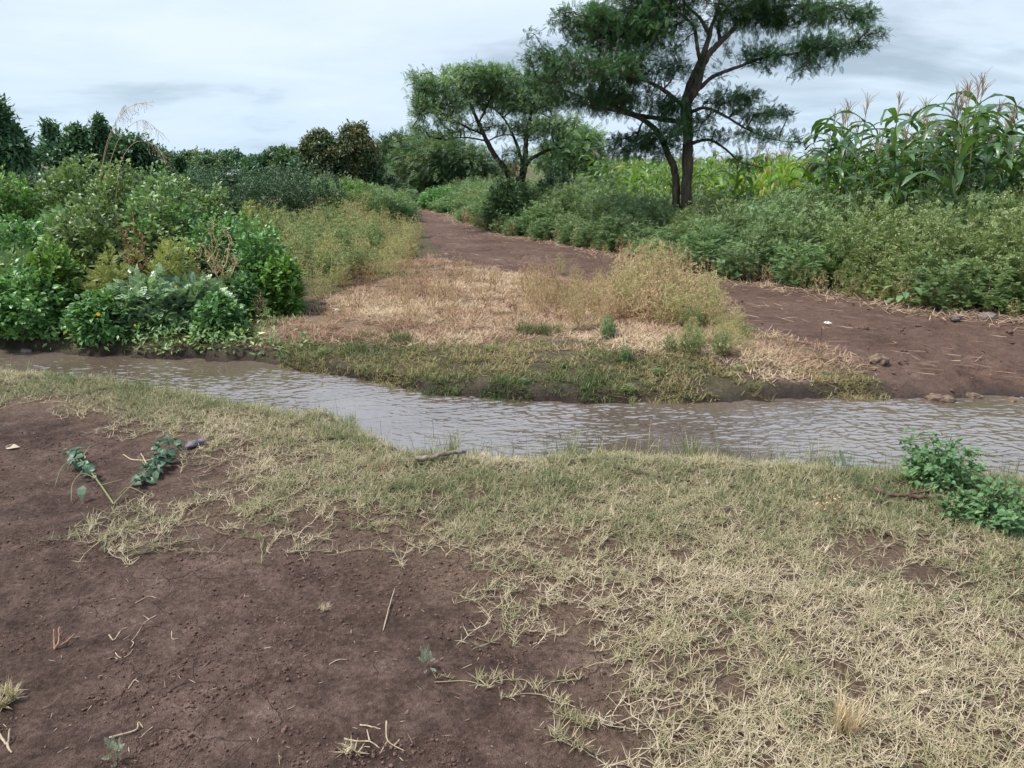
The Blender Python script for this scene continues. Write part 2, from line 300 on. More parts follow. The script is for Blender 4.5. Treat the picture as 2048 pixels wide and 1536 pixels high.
def stream_d(x, y): return np.minimum(y - yn(x), yf(x) - y)
def terrain(x, y, full=False):
    x = np.asarray(x, float); y = np.asarray(y, float); sh = x.shape; x = x.ravel(); y = y.ravel()
    near = y < yn(x); d = stream_d(x, y)
    far_up = sst(0.0, 0.9, y - yf(x)) * 0.10
    lum = (fbm(x * 7, y * 7, 21, 4) - 0.5)
    land = 0.012 + 0.05 * (fbm(x * 0.8, y * 0.8, 31, 3) - 0.5) + np.where(near, 0.0, far_up)
    fine = np.where(y < 14, 1.0, 0.4)
    land = land + 0.022 * lum * fine + 0.013 * (fbm(x * 24, y * 24, 41, 3) - 0.5) * fine
    land = land + np.where(y < 6, 0.007, 0) * (fbm(x * 65, y * 65, 43, 2) - 0.5)
    dt = sdpoly(np.stack([x, y], 1), TRACK) if full else np.full(len(x), -9.0)
    tk = sst(-0.1, 0.5, dt)
    land = np.maximum(land - 0.03 * tk * (0.5 + fbm(x * 1.1, y * 0.6, 71, 2)), -0.03)
    ford = tk * sst(2.2, 4.0, x) * sst(9.0, 6.0, y)
    land = land + ford * 0.11 * (fbm(x * 5, y * 7, 81, 5, 0.65) - 0.45)
    rut = np.sin((dt - .45) * 5.2); land = land + tk * (0.018 * rut * (fbm(x * .7, y * .7, 83, 2) + .2) + 0.03 * (fbm(x * 8, y * 8, 85, 4, .6) - .5)) * sst(26, 12, y)
    land = np.maximum(land, -0.042)
    w = np.where(near, 0.22, 0.13 + 0.08 * vn(x * 3, y * 0, 91))
    t = sst(0, 1, -d / w)
    edge = WZ - 0.006
    bank = edge + (land - edge) * t + 0.03 * (1 - t) * t * 4 * (fbm(x * 9, y * 9, 51, 3) - 0.4)
    bed = edge - 0.10 * sst(0, 0.25, d)
    z = np.where(d > 0, bed, bank)
    z = np.where((y < yn(x) - 0.6) | (y > yf(x) + 0.6), land, z)
    return z.reshape(sh)
TZ_CACHE = None
def tz(x, y): return terrain(np.atleast_1d(x), np.atleast_1d(y))

def ground_mats():
    def mk(name, soil, wetc, bump=1.0):
        m, nt, N, L = _mat(name)
        geo = N('ShaderNodeNewGeometry'); at = N('ShaderNodeAttribute'); at.attribute_name = 'mask'
        sp = N('ShaderNodeSeparateColor'); L(at.outputs['Color'], sp.inputs[0])
        def noise(sc, det=5, ro=0.6, dist=0.0):
            n = N('ShaderNodeTexNoise'); n.inputs['Scale'].default_value = sc; n.inputs['Detail'].default_value = det; n.inputs['Roughness'].default_value = ro
            n.inputs['Distortion'].default_value = dist; L(geo.outputs['Position'], n.inputs['Vector']); return n.outputs['Fac']
        nA, nB, nC, nD = noise(1.3, 4), noise(9, 6, 0.65), noise(55, 5, 0.7), noise(190, 3, 0.7)
        mm = N('ShaderNodeMath'); mm.operation = 'MULTIPLY_ADD'; mm.inputs[1].default_value = 0.5; L(nB, mm.inputs[0])
        ma = N('ShaderNodeMath'); ma.operation = 'MULTIPLY'; ma.inputs[1].default_value = 0.5; L(nA, ma.inputs[0]); L(ma.outputs[0], mm.inputs[2])
        mc = N('ShaderNodeMath'); mc.operation = 'MULTIPLY_ADD'; mc.inputs[1].default_value = 0.55; L(nC, mc.inputs[0]); L(mm.outputs[0], mc.inputs[2])
        c = ramp(N, L, mc.outputs[0], [(0.60, soil[0]), (0.74, soil[1]), (0.88, soil[2]), (0.98, soil[3])])
        def mix(fac, a, b):
            x = N('ShaderNodeMix'); x.data_type = 'RGBA'; L(fac, x.inputs['Factor'])
            for s_, v in ((6, a), (7, b)):
                if isinstance(v, tuple): x.inputs[s_].default_value = (*v, 1)
                else: L(v, x.inputs[s_])
            return x.outputs[2]
        lit = ramp(N, L, nC, [(0.3, (0.13, 0.085, 0.055)), (0.5, (0.25, 0.175, 0.11)), (0.68, (0.40, 0.30, 0.19))])
        f1 = N('ShaderNodeMath'); f1.operation = 'MULTIPLY'; L(sp.outputs[0], f1.inputs[0]); f1.inputs[1].default_value = 0.85
        c = mix(f1.outputs[0], c, lit)
        grn = ramp(N, L, nC, [(0.35, (0.045, 0.05, 0.02)), (0.6, (0.11, 0.12, 0.045))])
        f2 = N('ShaderNodeMath'); f2.operation = 'MULTIPLY'; L(sp.outputs[1], f2.inputs[0]); f2.inputs[1].default_value = 0.7
        c = mix(f2.outputs[0], c, grn)
        c = mix(sp.outputs[2], c, wetc)
        p = N('ShaderNodeBsdfPrincipled'); L(c, p.inputs['Base Color']); p.inputs['Specular IOR Level'].default_value = 0.3
        ro = N('ShaderNodeMapRange'); ro.inputs[3].default_value = 0.92; ro.inputs[4].default_value = 0.35; L(sp.outputs[2], ro.inputs[0]); L(ro.outputs[0], p.inputs['Roughness'])
        vo = N('ShaderNodeTexVoronoi'); vo.feature = 'DISTANCE_TO_EDGE'; vo.inputs['Scale'].default_value = 7
        wp = N('ShaderNodeMix'); wp.data_type = 'VECTOR'; wp.inputs[0].default_value = 0.12; L(geo.outputs['Position'], wp.inputs[4])
        nv = N('ShaderNodeTexNoise'); nv.inputs['Scale'].default_value = 6; nv.inputs['Detail'].default_value = 5; L(geo.outputs['Position'], nv.inputs['Vector']); L(nv.outputs['Color'], wp.inputs[5])
        L(wp.outputs[1], vo.inputs['Vector'])
        cr = N('ShaderNodeMapRange'); cr.inputs[1].default_value = 0.0; cr.inputs[2].default_value = 0.02; cr.inputs[3].default_value = -0.7; cr.inputs[4].default_value = 0; L(vo.outputs['Distance'], cr.inputs[0])
        gate = N('ShaderNodeMapRange'); gate.inputs[1].default_value = 0.52; gate.inputs[2].default_value = 0.62; L(nA, gate.inputs[0])
        cg = N('ShaderNodeMath'); cg.operation = 'MULTIPLY'; L(cr.outputs[0], cg.inputs[0]); L(gate.outputs[0], cg.inputs[1])
        h = N('ShaderNodeMath'); h.operation = 'MULTIPLY_ADD'; h.inputs[1].default_value = 0.8; L(nC, h.inputs[0]); L(cg.outputs[0], h.inputs[2])
        h2 = N('ShaderNodeMath'); h2.operation = 'MULTIPLY_ADD'; h2.inputs[1].default_value = 0.5; L(nD, h2.inputs[0]); L(h.outputs[0], h2.inputs[2])
        h3 = N('ShaderNodeMath'); h3.operation = 'MULTIPLY_ADD'; h3.inputs[1].default_value = 1.2; L(nB, h3.inputs[0]); L(h2.outputs[0], h3.inputs[2])
        bp = N('ShaderNodeBump'); bp.inputs['Strength'].default_value = 1.0 * bump; bp.inputs['Distance'].default_value = 0.030
        L(h3.outputs[0], bp.inputs['Height']); L(bp.outputs[0], p.inputs['Normal'])
        L(p.outputs[0], N('ShaderNodeOutputMaterial').inputs[0]); return m
    soil = [(0.032, 0.018, 0.013), (0.092, 0.054, 0.042), (0.175, 0.113, 0.090), (0.28, 0.195, 0.158)]
    track = [(0.055, 0.031, 0.023), (0.108, 0.063, 0.048), (0.150, 0.094, 0.072), (0.23, 0.155, 0.115)]
    return mk('bare_soil', soil, (0.038, 0.024, 0.020)), mk('track_earth', track, (0.045, 0.028, 0.022), 0.8)
M_SOIL, M_TRACK = ground_mats()

def build_ground():
    ys = np.concatenate([np.linspace(-25, 0.85, 22)[:-1], np.geomspace(0.85, 9.5, 470)[:-1], np.geomspace(9.5, 45, 220)[:-1], np.geomspace(45, 900, 40)])
    u = np.concatenate([[-12, -5, -2.4, -1.5], np.linspace(-1.15, 1.15, 720), [1.5, 2.4, 5, 12]])
    X = u[None, :] * (2.0 + 0.80 * np.maximum(ys, 0)[:, None]); Y = np.broadcast_to(ys[:, None], X.shape).copy()
    nr, nc = X.shape; x, y = X.ravel(), Y.ravel()
    z = terrain(x, y, True)
    P = np.stack([x, y], 1)
    dt = sdpoly(P, TRACK); dd = stream_d(x, y); ds = sdpoly(P, SOIL); dp = sdpoly(P, DRYP)
    n1 = fbm(x * 3, y * 3, 61, 4)
    near = y < yn(x)
    straw = np.where(near, sst(0.25, -0.35, ds + (n1 - 0.5) * 0.5) * 0.42, sst(-0.35, 0.2, dp + (n1 - 0.5) * 0.8))
    straw = np.where(dt > -0.1, straw * 0.45 * sst(0.45, 0.65, n1), straw)
    fieldg = (y > 10) & (dt < -.4)
    green = np.where(near, sst(0.9, 0.0, yn(x) - y) * 0.7 * sst(0.1, -0.3, ds), np.where(dp > -0.3, 0.0, 0.75)) * np.where(dt > -0.1, 0, 1)
    wet = np.where(dd > -0.6, sst(-0.24, 0.0, dd + (n1 - 0.5) * 0.25), 0) * np.where(near, 0.75, 1.0)
    green = np.where(fieldg, 1.0, green); mask = np.stack([straw, green, wet, np.ones_like(wet)], 1).astype(np.float32)
    i = (np.arange(nr - 1)[:, None] * nc + np.arange(nc - 1)[None]).ravel()
    Q = np.stack([i, i + 1, i + nc + 1, i + nc], 1)
    cx, cy = x[Q].mean(1), y[Q].mean(1)
    intrack = (sdpoly(np.stack([cx, cy], 1), TRACK) + (fbm(cx * 4, cy * 4, 15, 3) - 0.5) * 0.35) > 0
    intrack &= (cy > yf(cx) + 0.05)
    for name, sel, mat in (('ground', ~intrack, M_SOIL), ('dirt_track', intrack, M_TRACK)):
        q = Q[sel]; used, inv = np.unique(q.ravel(), return_inverse=True)
        b = MB(); b.add(np.stack([x[used], y[used], z[used]], 1), inv.reshape(-1, 4))
        o = b.obj(name, mat, smooth=True)
        a = o.data.attributes.new('mask', 'FLOAT_COLOR', 'POINT'); a.data.foreach_set('color', mask[used].ravel())
        o['kind'] = 'structure'
build_ground()

def build_water():
    m, nt, N, L = _mat('muddy_water')
    geo = N('ShaderNodeNewGeometry')
    def noise(scale, sx, sy, det, ro, rot=0.0, dist=0.0):
        mp = N('ShaderNodeMapping'); mp.inputs['Scale'].default_value = (sx, sy, 1); mp.inputs['Rotation'].default_value = (0, 0, rot); L(geo.outputs['Position'], mp.inputs[0])
        n = N('ShaderNodeTexNoise'); n.inputs['Scale'].default_value = scale; n.inputs['Detail'].default_value = det; n.inputs['Roughness'].default_value = ro
        n.inputs['Distortion'].default_value = dist; L(mp.outputs[0], n.inputs['Vector']); return n.outputs['Fac']
    a = noise(6.5, 0.6, 1.6, 3, 0.5, 0.30, 0.6); b = noise(22, 0.45, 1.5, 3, 0.55, 0.18, 0.5); c = noise(1.6, 0.8, 1.0, 2, 0.5)
    gate = N('ShaderNodeMapRange'); gate.inputs[1].default_value = 0.35; gate.inputs[2].default_value = 0.6; gate.inputs[3].default_value = 0.35; gate.inputs[4].default_value = 1.0; L(c, gate.inputs[0])
    s1 = N('ShaderNodeMath'); s1.operation = 'MULTIPLY_ADD'; s1.inputs[1].default_value = 0.36; L(b, s1.inputs[0]); L(a, s1.inputs[2])
    s2 = N('ShaderNodeMath'); s2.operation = 'MULTIPLY'; L(s1.outputs[0], s2.inputs[0]); L(gate.outputs[0], s2.inputs[1])
    bp = N('ShaderNodeBump'); bp.inputs['Strength'].default_value = 1.0; bp.inputs['Distance'].default_value = 0.004; L(s2.outputs[0], bp.inputs['Height'])
    p = N('ShaderNodeBsdfPrincipled'); L(bp.outputs[0], p.inputs['Normal'])
    col = ramp(N, L, c, [(0.35, (0.105, 0.075, 0.059)), (0.65, (0.140, 0.107, 0.090))]); L(col, p.inputs['Base Color'])
    p.inputs['Roughness'].default_value = 0.06; p.inputs['IOR'].default_value = 4.2; p.inputs['Specular IOR Level'].default_value = 0.5
    L(p.outputs[0], N('ShaderNodeOutputMaterial').inputs[0])
    nx, ny = 1700, 230; xs = np.concatenate([np.linspace(-16, -5.2, 90)[:-1], np.linspace(-5.2, 4.6, nx - 150), np.linspace(4.6, 14, 62)[1:]]); nx = len(xs); v = np.linspace(0, 1, ny)
    y0, y1 = yn(xs) - 0.25, yf(xs) + 0.3
    X = np.repeat(xs[:, None], ny, 1); Y = y0[:, None] + (y1 - y0)[:, None] * v
    def wv(lx, ly, rot, s_):
        c, q = math.cos(rot), math.sin(rot); u = (X * c + Y * q) / lx; w = (-X * q + Y * c) / ly; u = u + .6 * vn(X * 2.3, Y * 2.3, s_ + 5)
        return 1 - 2 * np.abs(vn(u, w, s_) - .5)
    calm = .14 + .86 * sst(.34, .62, fbm(X * .9, Y * 1.1, 205, 3))
    Zw = WZ + calm * (.0046 * (wv(.15, .040, .30, 201) - .5) + .0050 * (wv(.085, .030, -.12, 202) - .5) + .0024 * (wv(.05, .022, .2, 203) - .5) + .004 * (wv(.5, .16, .3, 204) - .5))
    i = (np.arange(nx - 1)[:, None] * ny + np.arange(ny - 1)[None]).ravel()
    bb = MB(); bb.add(np.stack([X, Y, Zw], -1), np.stack([i, i + ny, i + ny + 1, i + 1], 1))
    o = bb.obj('stream_water', m, smooth=True); o['kind'] = 'structure'
build_water()
exec_later = []

# ---------------------------------------------------------------- leaf templates (x across, y along, z up)
def _t(v, q=(), t=()): return (np.array(v, float), np.array(q, int).reshape(-1, 4), np.array(t, int).reshape(-1, 3))
OVATE = _t([(0, 0, 0), (0, .3, .03), (0, .66, .01), (0, 1, -.12), (-.30, .28, .09), (-.25, .62, .06), (.30, .28, .09), (.25, .62, .06)],
           [(1, 2, 5, 4), (2, 1, 6, 7)], [(0, 1, 4), (2, 3, 5), (1, 0, 6), (3, 2, 7)])
DIAM = _t([(0, 0, 0), (.24, .42, .05), (0, 1, -.06), (-.24, .42, .05)], [(0, 1, 2, 3)])
def comb(pairs, ll, lw, ang, y0=0.1, rw=0.012, droop=0.15, lobed=False):
    V, Q = [], []
    def quad(a, d, l, w, z0, z1):
        d = np.array(d, float); d /= np.linalg.norm(d); s = np.array([-d[1], d[0]]); n = len(V)
        for (u, v_, z) in ((0, 0, z0), (.5, w, z0 + (z1 - z0) * .4 + .01), (1, 0, z1), (.5, -w, z0 + (z1 - z0) * .4)):
            q = np.array(a) + d * l * u + s * v_; V.append((q[0], q[1], z))
        Q.append((n, n + 1, n + 2, n + 3))
    quad((0, 0), (0, 1), 1.0, rw, 0, -droop)
    for i in range(pairs):
        f = (i + 0.5) / pairs; y = y0 + (1 - y0) * f * 0.97; l = ll * (1.0 - 0.55 * abs(f - 0.42) / 0.58)
        for s_ in (-1, 1):
            quad((0, y), (s_ * math.sin(ang), math.cos(ang)), l, lw, -droop * y * y, -droop * y * y - 0.03)
    quad((0, 0.93), (0, 1), ll * 0.7, lw, -droop * .9, -droop * 1.2)
    return _t(V, Q)
FEATHER = comb(7, 0.34, 0.045, 1.15)                   # acacia leaf
THORN = comb(4, 0.36, 0.055, 0.9)
DISSECT = comb(4, 0.42, 0.06, 0.75, 0.2, 0.03)         # lobed weed leaf
PINNATE = comb(3, 0.42, 0.13, 0.8, 0.25, 0.015, 0.2)   # compound leaf with ovate leaflets
OCTA = _t([(0, 0, -.5), (.5, 0, 0), (0, .5, 0), (-.5, 0, 0), (0, -.5, 0), (0, 0, .5)], (), [(5, 1, 2), (5, 2, 3), (5, 3, 4), (5, 4, 1)])

def frames(d, up):
    Y = nrm(d); X = np.cross(Y, up); X = nrm(X + 1e-6); Z = np.cross(X, Y); return X, Y, Z
def rdir(n):
    v = RNG.normal(size=(n, 3)); return nrm(v)

def catmull(P, m=6):
    P = np.asarray(P, float); Q = np.concatenate([2 * P[:1] - P[1:2], P, 2 * P[-1:] - P[-2:-1]]); out = []
    t = np.linspace(0, 1, m, endpoint=False)[:, None]
    for i in range(1, len(Q) - 2):
        a, b, c, d = Q[i - 1], Q[i], Q[i + 1], Q[i + 2]
        out.append(0.5 * (2 * b + (c - a) * t + (2 * a - 5 * b + 4 * c - d) * t ** 2 + (3 * b - a - 3 * c + d) * t ** 3))
    return np.concatenate(out + [P[-1:]])

def grow(roots, attract, bf=0.3, root_len=None, root_par=None):
    """minimum-cost branching from root nodes to all attractor points"""
    roots = np.asarray(roots, float); n0, n = len(roots), len(attract)
    P = np.concatenate([roots, attract]); par = np.full(n0 + n, -1)
    if root_par is not None: par[:n0] = root_par
    pl = np.zeros(n0 + n); pl[:n0] = 0 if root_len is None else root_len
    todo = np.ones(n, bool); best = np.full(n, 1e9); bi = np.zeros(n, int)
    for k in range(n0):
        d = np.linalg.norm(attract - roots[k], axis=1); c = d + bf * pl[k]; m = c < best; best[m] = c[m]; bi[m] = k
    order = []
    for _ in range(n):
        i = int(np.argmin(np.where(todo, best, 1e9))); todo[i] = False; k = n0 + i; par[k] = bi[i]; order.append(k)
        pl[k] = pl[par[k]] + np.linalg.norm(attract[i] - P[par[k]])
        d = np.linalg.norm(attract - attract[i], axis=1); c = d + bf * pl[k]; m = todo & (c < best); best[m] = c[m]; bi[m] = k
    cnt = np.ones(n0 + n)
    for k in reversed(order): cnt[par[k]] += cnt[k]
    return P, par, cnt, n0

# ---------------------------------------------------------------- trees
def make_tree(name, label, cat, limbs, pads, leaf, leaf_mat, bark, dist, base, n_attr, leaf_n, leaf_s, droop=-0.25, spread=0.12, tip_r=0.006, bf=0.35, group=None, sides=9, pw=0.42, gap=0.45, upn=0.9, limb_k=0.72, flat=1.0, limb_fill=0):
    root = empty(name, base); tag(root, label, cat, group)
    b = np.array(base, float); tb = MB(); nodes = []
    for L_ in limbs:                     # (list of (px, py, dd, radius))
        A = np.array(L_, float); pts = D(A[:, 0], A[:, 1], dist + A[:, 2]); C = catmull(pts, 6)
        R = np.interp(np.linspace(0, len(A) - 1, len(C)), np.arange(len(A)), A[:, 3]) * limb_k
        C2 = C + rdir(len(C)) * R[:, None] * 0.10
        tb.tube(C2 - b, R * (1 + 0.06 * RNG.normal(size=len(R))), sides); nodes.append(C[2:])
    nodes = np.concatenate(nodes)
    pts = []; wsum = sum(p[2] * p[3] * p[5] for p in pads)
    for (cx, cy, rx, ry, dd, w) in pads:
        n = max(4, int(n_attr * rx * ry * w / wsum)); k = 0; c = D(cx, cy, dist + dd); s = dist / FPX * 1.04
        while k < n:
            v = rdir(1)[0] * RNG.random() ** 0.4
            q = c + v * np.array([rx * s, max(rx, ry) * s * 0.8, ry * s * flat])
            if vn(q[0] * 2.2 + 9, q[2] * 3.4 + q[1], 33) > gap - 0.12 or RNG.random() < 0.25: pts.append(q); k += 1
            else: k += 0.2
    pts = np.array(pts)
    if limb_fill:
        q = nodes[nodes[:, 2] > 1.9]; q = q[RNG.integers(0, len(q), limb_fill)] + rdir(limb_fill) * U(.12, .55, limb_fill)[:, None]; pts = np.concatenate([pts, q])
    P, par, cnt, n0 = grow(nodes, pts, bf)
    ch = np.arange(n0, len(P)); A, B = P[par[ch]], P[ch]
    ra = tip_r * cnt[ch] ** pw; rp = np.minimum(tip_r * cnt[par[ch]] ** pw, ra * 1.25)
    mid = (A + B) / 2 + rdir(len(A)) * (0.07 * np.linalg.norm(B - A, axis=1))[:, None]
    tb.edges(A - b, mid - b, rp, (ra + rp) / 2, 4); tb.edges(mid - b, B - b, (ra + rp) / 2, ra, 4)
    tb.obj('trunk', bark, root, smooth=True)
    fb = MB(); d = nrm(B - A); n = len(B)
    idx = np.repeat(np.arange(n), leaf_n); f = U(0, 1.15, len(idx))[:, None]
    pos = A[idx] * (1 - f) + B[idx] * f + rdir(len(idx)) * spread * U(0, 1, len(idx))[:, None] ** 0.7
    ld = d[idx] * 0.7 + rdir(len(idx)) * 0.75 + np.array([0, 0, droop])
    X, Y, Z = frames(ld, np.array([[0, 0, upn]]) + rdir(len(idx)) * 0.55)
    clump = vn(pos[:, 0] * 1.6, pos[:, 2] * 2.5 + pos[:, 1], 77)
    fb.inst(leaf, pos - b, X, Y, Z, leaf_s * U(0.65, 1.3, len(idx)), np.clip(clump * 0.7 + U(-0.25, 0.45, len(idx)), 0, 1))
    fb.obj('crown', leaf_mat, root)
    return root

d1 = 14.0
bx, by = D(1362, 500, d1)[:2]
make_tree('acacia_tree', 'tall dark acacia with a forked grey trunk beside the corn', 'tree', [
    [(1382, 506, 0, .20), (1374, 400, 0, .145), (1375, 322, 0, .13), (1376, 262, 0, .125), (1376, 205, 0, .11), (1393, 176, 0, .10), (1402, 138, 0, .09), (1416, 110, 0, .08), (1434, 91, .1, .07), (1464, 62, .2, .06), (1490, 40, .3, .05), (1566, 15, .5, .03), (1640, 5, .7, .015)],
    [(1343, 506, .1, .15), (1352, 400, .1, .10), (1350, 345, .1, .09), (1336, 308, .1, .08), (1318, 268, .1, .07), (1280, 236, 0, .055), (1230, 222, -.2, .035), (1170, 208, -.3, .02)],
    [(1376, 262, 0, .10), (1367, 216, 0, .085), (1376, 180, .1, .085), (1388, 150, .1, .08), (1402, 120, .1, .075), (1417, 79, .1, .06), (1423, 53, .1, .05), (1434, 25, .2, .04), (1446, -40, .2, .02)],
    [(1400, 124, .1, .05), (1394, 90, 0, .045), (1387, 53, -.1, .04), (1366, 32, -.2, .032), (1335, 5, -.3, .022), (1315, -30, -.4, .014)],
    [(1417, 66, .1, .05), (1399, 35, .2, .038), (1376, 14, .3, .028), (1356, -20, .3, .016)],
    [(1400, 176, 0, .055), (1423, 155, -.1, .048), (1450, 143, -.2, .042), (1481, 132, -.3, .036), (1522, 117, -.4, .03), (1580, 108, -.5, .022), (1640, 99, -.6, .015), (1700, 85, -.7, .008)],
    [(1368, 214, 0, .06), (1340, 190, -.2, .048), (1317, 174, -.4, .04), (1285, 160, -.6, .03), (1225, 145, -.8, .02), (1150, 140, -1., .01)],
    [(1372, 245, 0, .07), (1322, 238, .2, .055), (1270, 228, .4, .045), (1212, 206, .6, .035), (1150, 188, .7, .025), (1095, 168, .8, .012)],
    [(1376, 290, 0, .05), (1398, 282, -.1, .038), (1423, 281, -.2, .033), (1452, 299, -.3, .026), (1478, 322, -.4, .02), (1520, 336, -.5, .01)],
    [(1378, 225, 0, .05), (1410, 216, -.3, .036), (1450, 232, -.4, .03), (1493, 258, -.5, .022), (1540, 277, -.6, .014), (1600, 287, -.7, .007)],
    [(1440, 84, .1, .05), (1440, 40, .6, .04), (1480, -10, 1.0, .03), (1540, -60, 1.3, .015)],
], [
    (1500, 30, 70, 32, .3, 1.0), (1580, 25, 90, 34, .3, 1.1), (1670, 25, 75, 24, .5, .9), (1720, 35, 30, 16, .5, .8),
    (1530, 108, 55, 20, -.4, .9), (1600, 100, 75, 22, -.5, 1.0), (1680, 88, 65, 18, -.6, .9), (1735, 66, 34, 12, -.6, .8), (1590, 138, 60, 10, -.5, .6),
    (1455, 200, 55, 20, -.4, 1.), (1500, 192, 35, 12, -.4, .7), (1520, 228, 60, 13, -.5, 1.), (1560, 222, 30, 10, -.5, .8), (1570, 278, 50, 13, -.7, .7), (1510, 268, 45, 13, -.6, .7), (1500, 325, 45, 12, -.5, .6), (1430, 272, 40, 12, -.3, .6),
    (1270, 55, 110, 66, -.2, 1.3), (1170, 60, 60, 42, -.3, .8), (1340, 30, 60, 45, 0, .9), (1130, 40, 28, 22, -.3, .5),
    (1200, 138, 130, 34, -.6, 1.15), (1090, 118, 48, 26, -.4, .7), (1100, 165, 60, 20, .5, .8), (1310, 140, 60, 36, -.4, 1.1), (1060, 70, 24, 12, -.3, .35),
    (1250, 200, 100, 28, .2, 1.3), (1160, 195, 60, 22, .6, 1.0), (1330, 215, 50, 24, -.2, 1.0), (1350, 262, 52, 18, -.5, 1.0), (1285, 285, 62, 24, 0, 1.15), (1240, 300, 40, 18, 0, .6), (1400, 240, 34, 14, -.5, .8), (1340, 300, 40, 16, .1, .5),
    (1430, -50, 200, 50, .3, .8), (1300, -50, 120, 40, 0, .6), (1460, 30, 50, 20, .2, .5),
], FEATHER, M_ACACIA, M_BARK, d1, (bx, by, 0), 4800, 8, 0.110, -0.02, 0.14, 0.0034, gap=0.45, upn=1.8, flat=.85, limb_fill=90)

d2 = 17.5
bx, by = D(1030, 440, d2)[:2]
make_tree('thorn_tree', 'spreading flat-topped thorn tree with slanting dark stems beside the track bend', 'tree', [
    [(1024, 452, 0, .13), (1022, 375, 0, .10), (1014, 345, 0, .085), (988, 308, 0, .075), (968, 270, 0, .065), (951, 232, .1, .055), (932, 191, .2, .035), (905, 165, .3, .018)],
    [(1034, 452, .1, .16), (1043, 365, .1, .12), (1050, 318, .1, .09), (1053, 273, .1, .07), (1062, 226, .1, .05), (1066, 190, 0, .03)],
    [(1044, 355, .1, .09), (1058, 322, 0, .06), (1088, 304, -.1, .045), (1112, 296, -.2, .02)],
    [(966, 268, 0, .04), (930, 253, -.3, .03), (893, 232, -.5, .022), (848, 222, -.7, .012)],
    [(975, 282, 0, .03), (930, 275, .4, .02), (880, 280, .8, .01)],
    [(958, 245, .1, .035), (975, 210, .3, .028), (990, 170, .5, .015)],
    [(1046, 330, .1, .06), (1030, 280, .5, .045), (1010, 240, .8, .03), (985, 215, 1.0, .015)],
], [
    (1065, 165, 46, 24, .2, 1.), (1100, 205, 46, 22, .3, .9), (1125, 245, 40, 18, 0, .8), (845, 165, 34, 20, 0, .7), (950, 142, 60, 12, .3, .8), (838, 205, 24, 24, -.3, .5), (845, 262, 34, 16, .2, .4), (905, 258, 40, 14, .4, .4), (1000, 150, 60, 16, .2, .8), (905, 195, 75, 34, 0, .9), (860, 160, 40, 24, -.3, .6), (940, 160, 70, 26, .3, .9), (1010, 165, 70, 30, .4, 1.0), (880, 228, 55, 18, -.4, .7), (850, 215, 32, 20, -.6, .5),
    (985, 205, 75, 26, .6, 1.0), (1050, 200, 60, 30, .2, 1.0), (1080, 245, 55, 22, 0, .9), (1110, 285, 42, 16, -.2, .6), (960, 250, 60, 16, .2, .55), (880, 272, 46, 14, .7, .45), (1040, 258, 60, 22, .2, .6), (840, 250, 18, 22, -.6, .3), (1100, 310, 30, 14, 0, .35),
    (1030, 320, 34, 26, 0, .55),
], THORN, M_ACACIA2, M_BARK2, d2, (bx, by, 0), 3000, 9, 0.100, -0.02, 0.11, 0.0045, gap=0.46)

def far_tree(name, label, dist, pads, leaf, mat, n_attr, leaf_n, leaf_s, trunk_px, bark=M_BARK2, group=None, spread=0.3, gap=0.4, droop=-.1, cat='tree', tr=0.12):
    px, py = trunk_px; x, y = D(px, 400, dist)[:2]; top = min(p[1] for p in pads); zb = proj(x, y, 0)[1]
    limbs = [[(px, zb, 0, tr), (px + 2, (zb * .6 + py * .4), 0, tr * .8), (px - 2, py, 0, tr * .5), (px + 3, (py + top) / 2, 0, tr * .2)]]
    return make_tree(name, label, cat, limbs, pads, leaf, mat, bark, dist, (float(x), float(y), 0.0), n_attr, leaf_n, leaf_s, droop, spread, 0.01, gap=gap, group=group)

far_tree('thicket_tree', 'rounded olive green thorn thicket arching over the far end of the track', 30, [(880, 345, 95, 52, 0, 1), (830, 320, 50, 38, 1, 1), (910, 310, 60, 28, -1, 1), (960, 340, 46, 40, -1, .8), (800, 360, 30, 40, 2, .9), (870, 290, 46, 16, 0, .7), (950, 385, 60, 24, -1, .8), (850, 385, 60, 22, 0, .8)], THORN, M_THICK, 1500, 10, 0.30, (890, 360))
far_tree('thicket_tree', 'lower dark thorn tree shading the far bend of the track', 36, [(790, 330, 30, 42, 0, 1), (775, 370, 24, 26, 0, 1), (810, 300, 26, 22, 0, .8), (780, 300, 22, 16, 0, .8), (765, 318, 22, 24, 0, 1), (800, 288, 22, 12, 0, .8)], THORN, M_THICK, 640, 10, 0.34, (788, 350))
far_tree('bronze_tree', 'dark bronze-leaved round tree standing above the hedge', 26, [(685, 310, 62, 40, 0, 1), (640, 300, 38, 30, 0, 1), (720, 300, 34, 38, 0, 1), (705, 270, 28, 18, 0, .8), (645, 275, 22, 18, 0, .7), (690, 345, 60, 22, 0, .9), (745, 335, 20, 26, 0, .7), (610, 300, 14, 14, 0, .5), (718, 258, 12, 9, 0, .7)], DIAM, M_BRONZE, 1300, 22, 0.115, (690, 330), spread=.2)
far_tree('light_tree', 'yellow-green feathery tree behind the two acacias', 27, [(1150, 300, 60, 34, 0, 1), (1110, 320, 40, 24, 0, .8), (1165, 275, 36, 18, 0, .8), (1190, 330, 30, 20, 0, .6)], THORN, M_ACACIA2, 480, 10, 0.26, (1150, 320))
far_tree('edge_tree', 'dark leafy tree cut off by the edge of the view behind the yellow-green bush', 13, [(-30, 285, 70, 60, 0, 1), (-10, 235, 30, 34, 0, 1), (20, 300, 40, 34, 0, 1), (-60, 220, 50, 50, 0, .8), (35, 330, 24, 20, 0, .7)], DIAM, M_DARK, 700, 16, 0.11, (-20, 320), spread=.16)
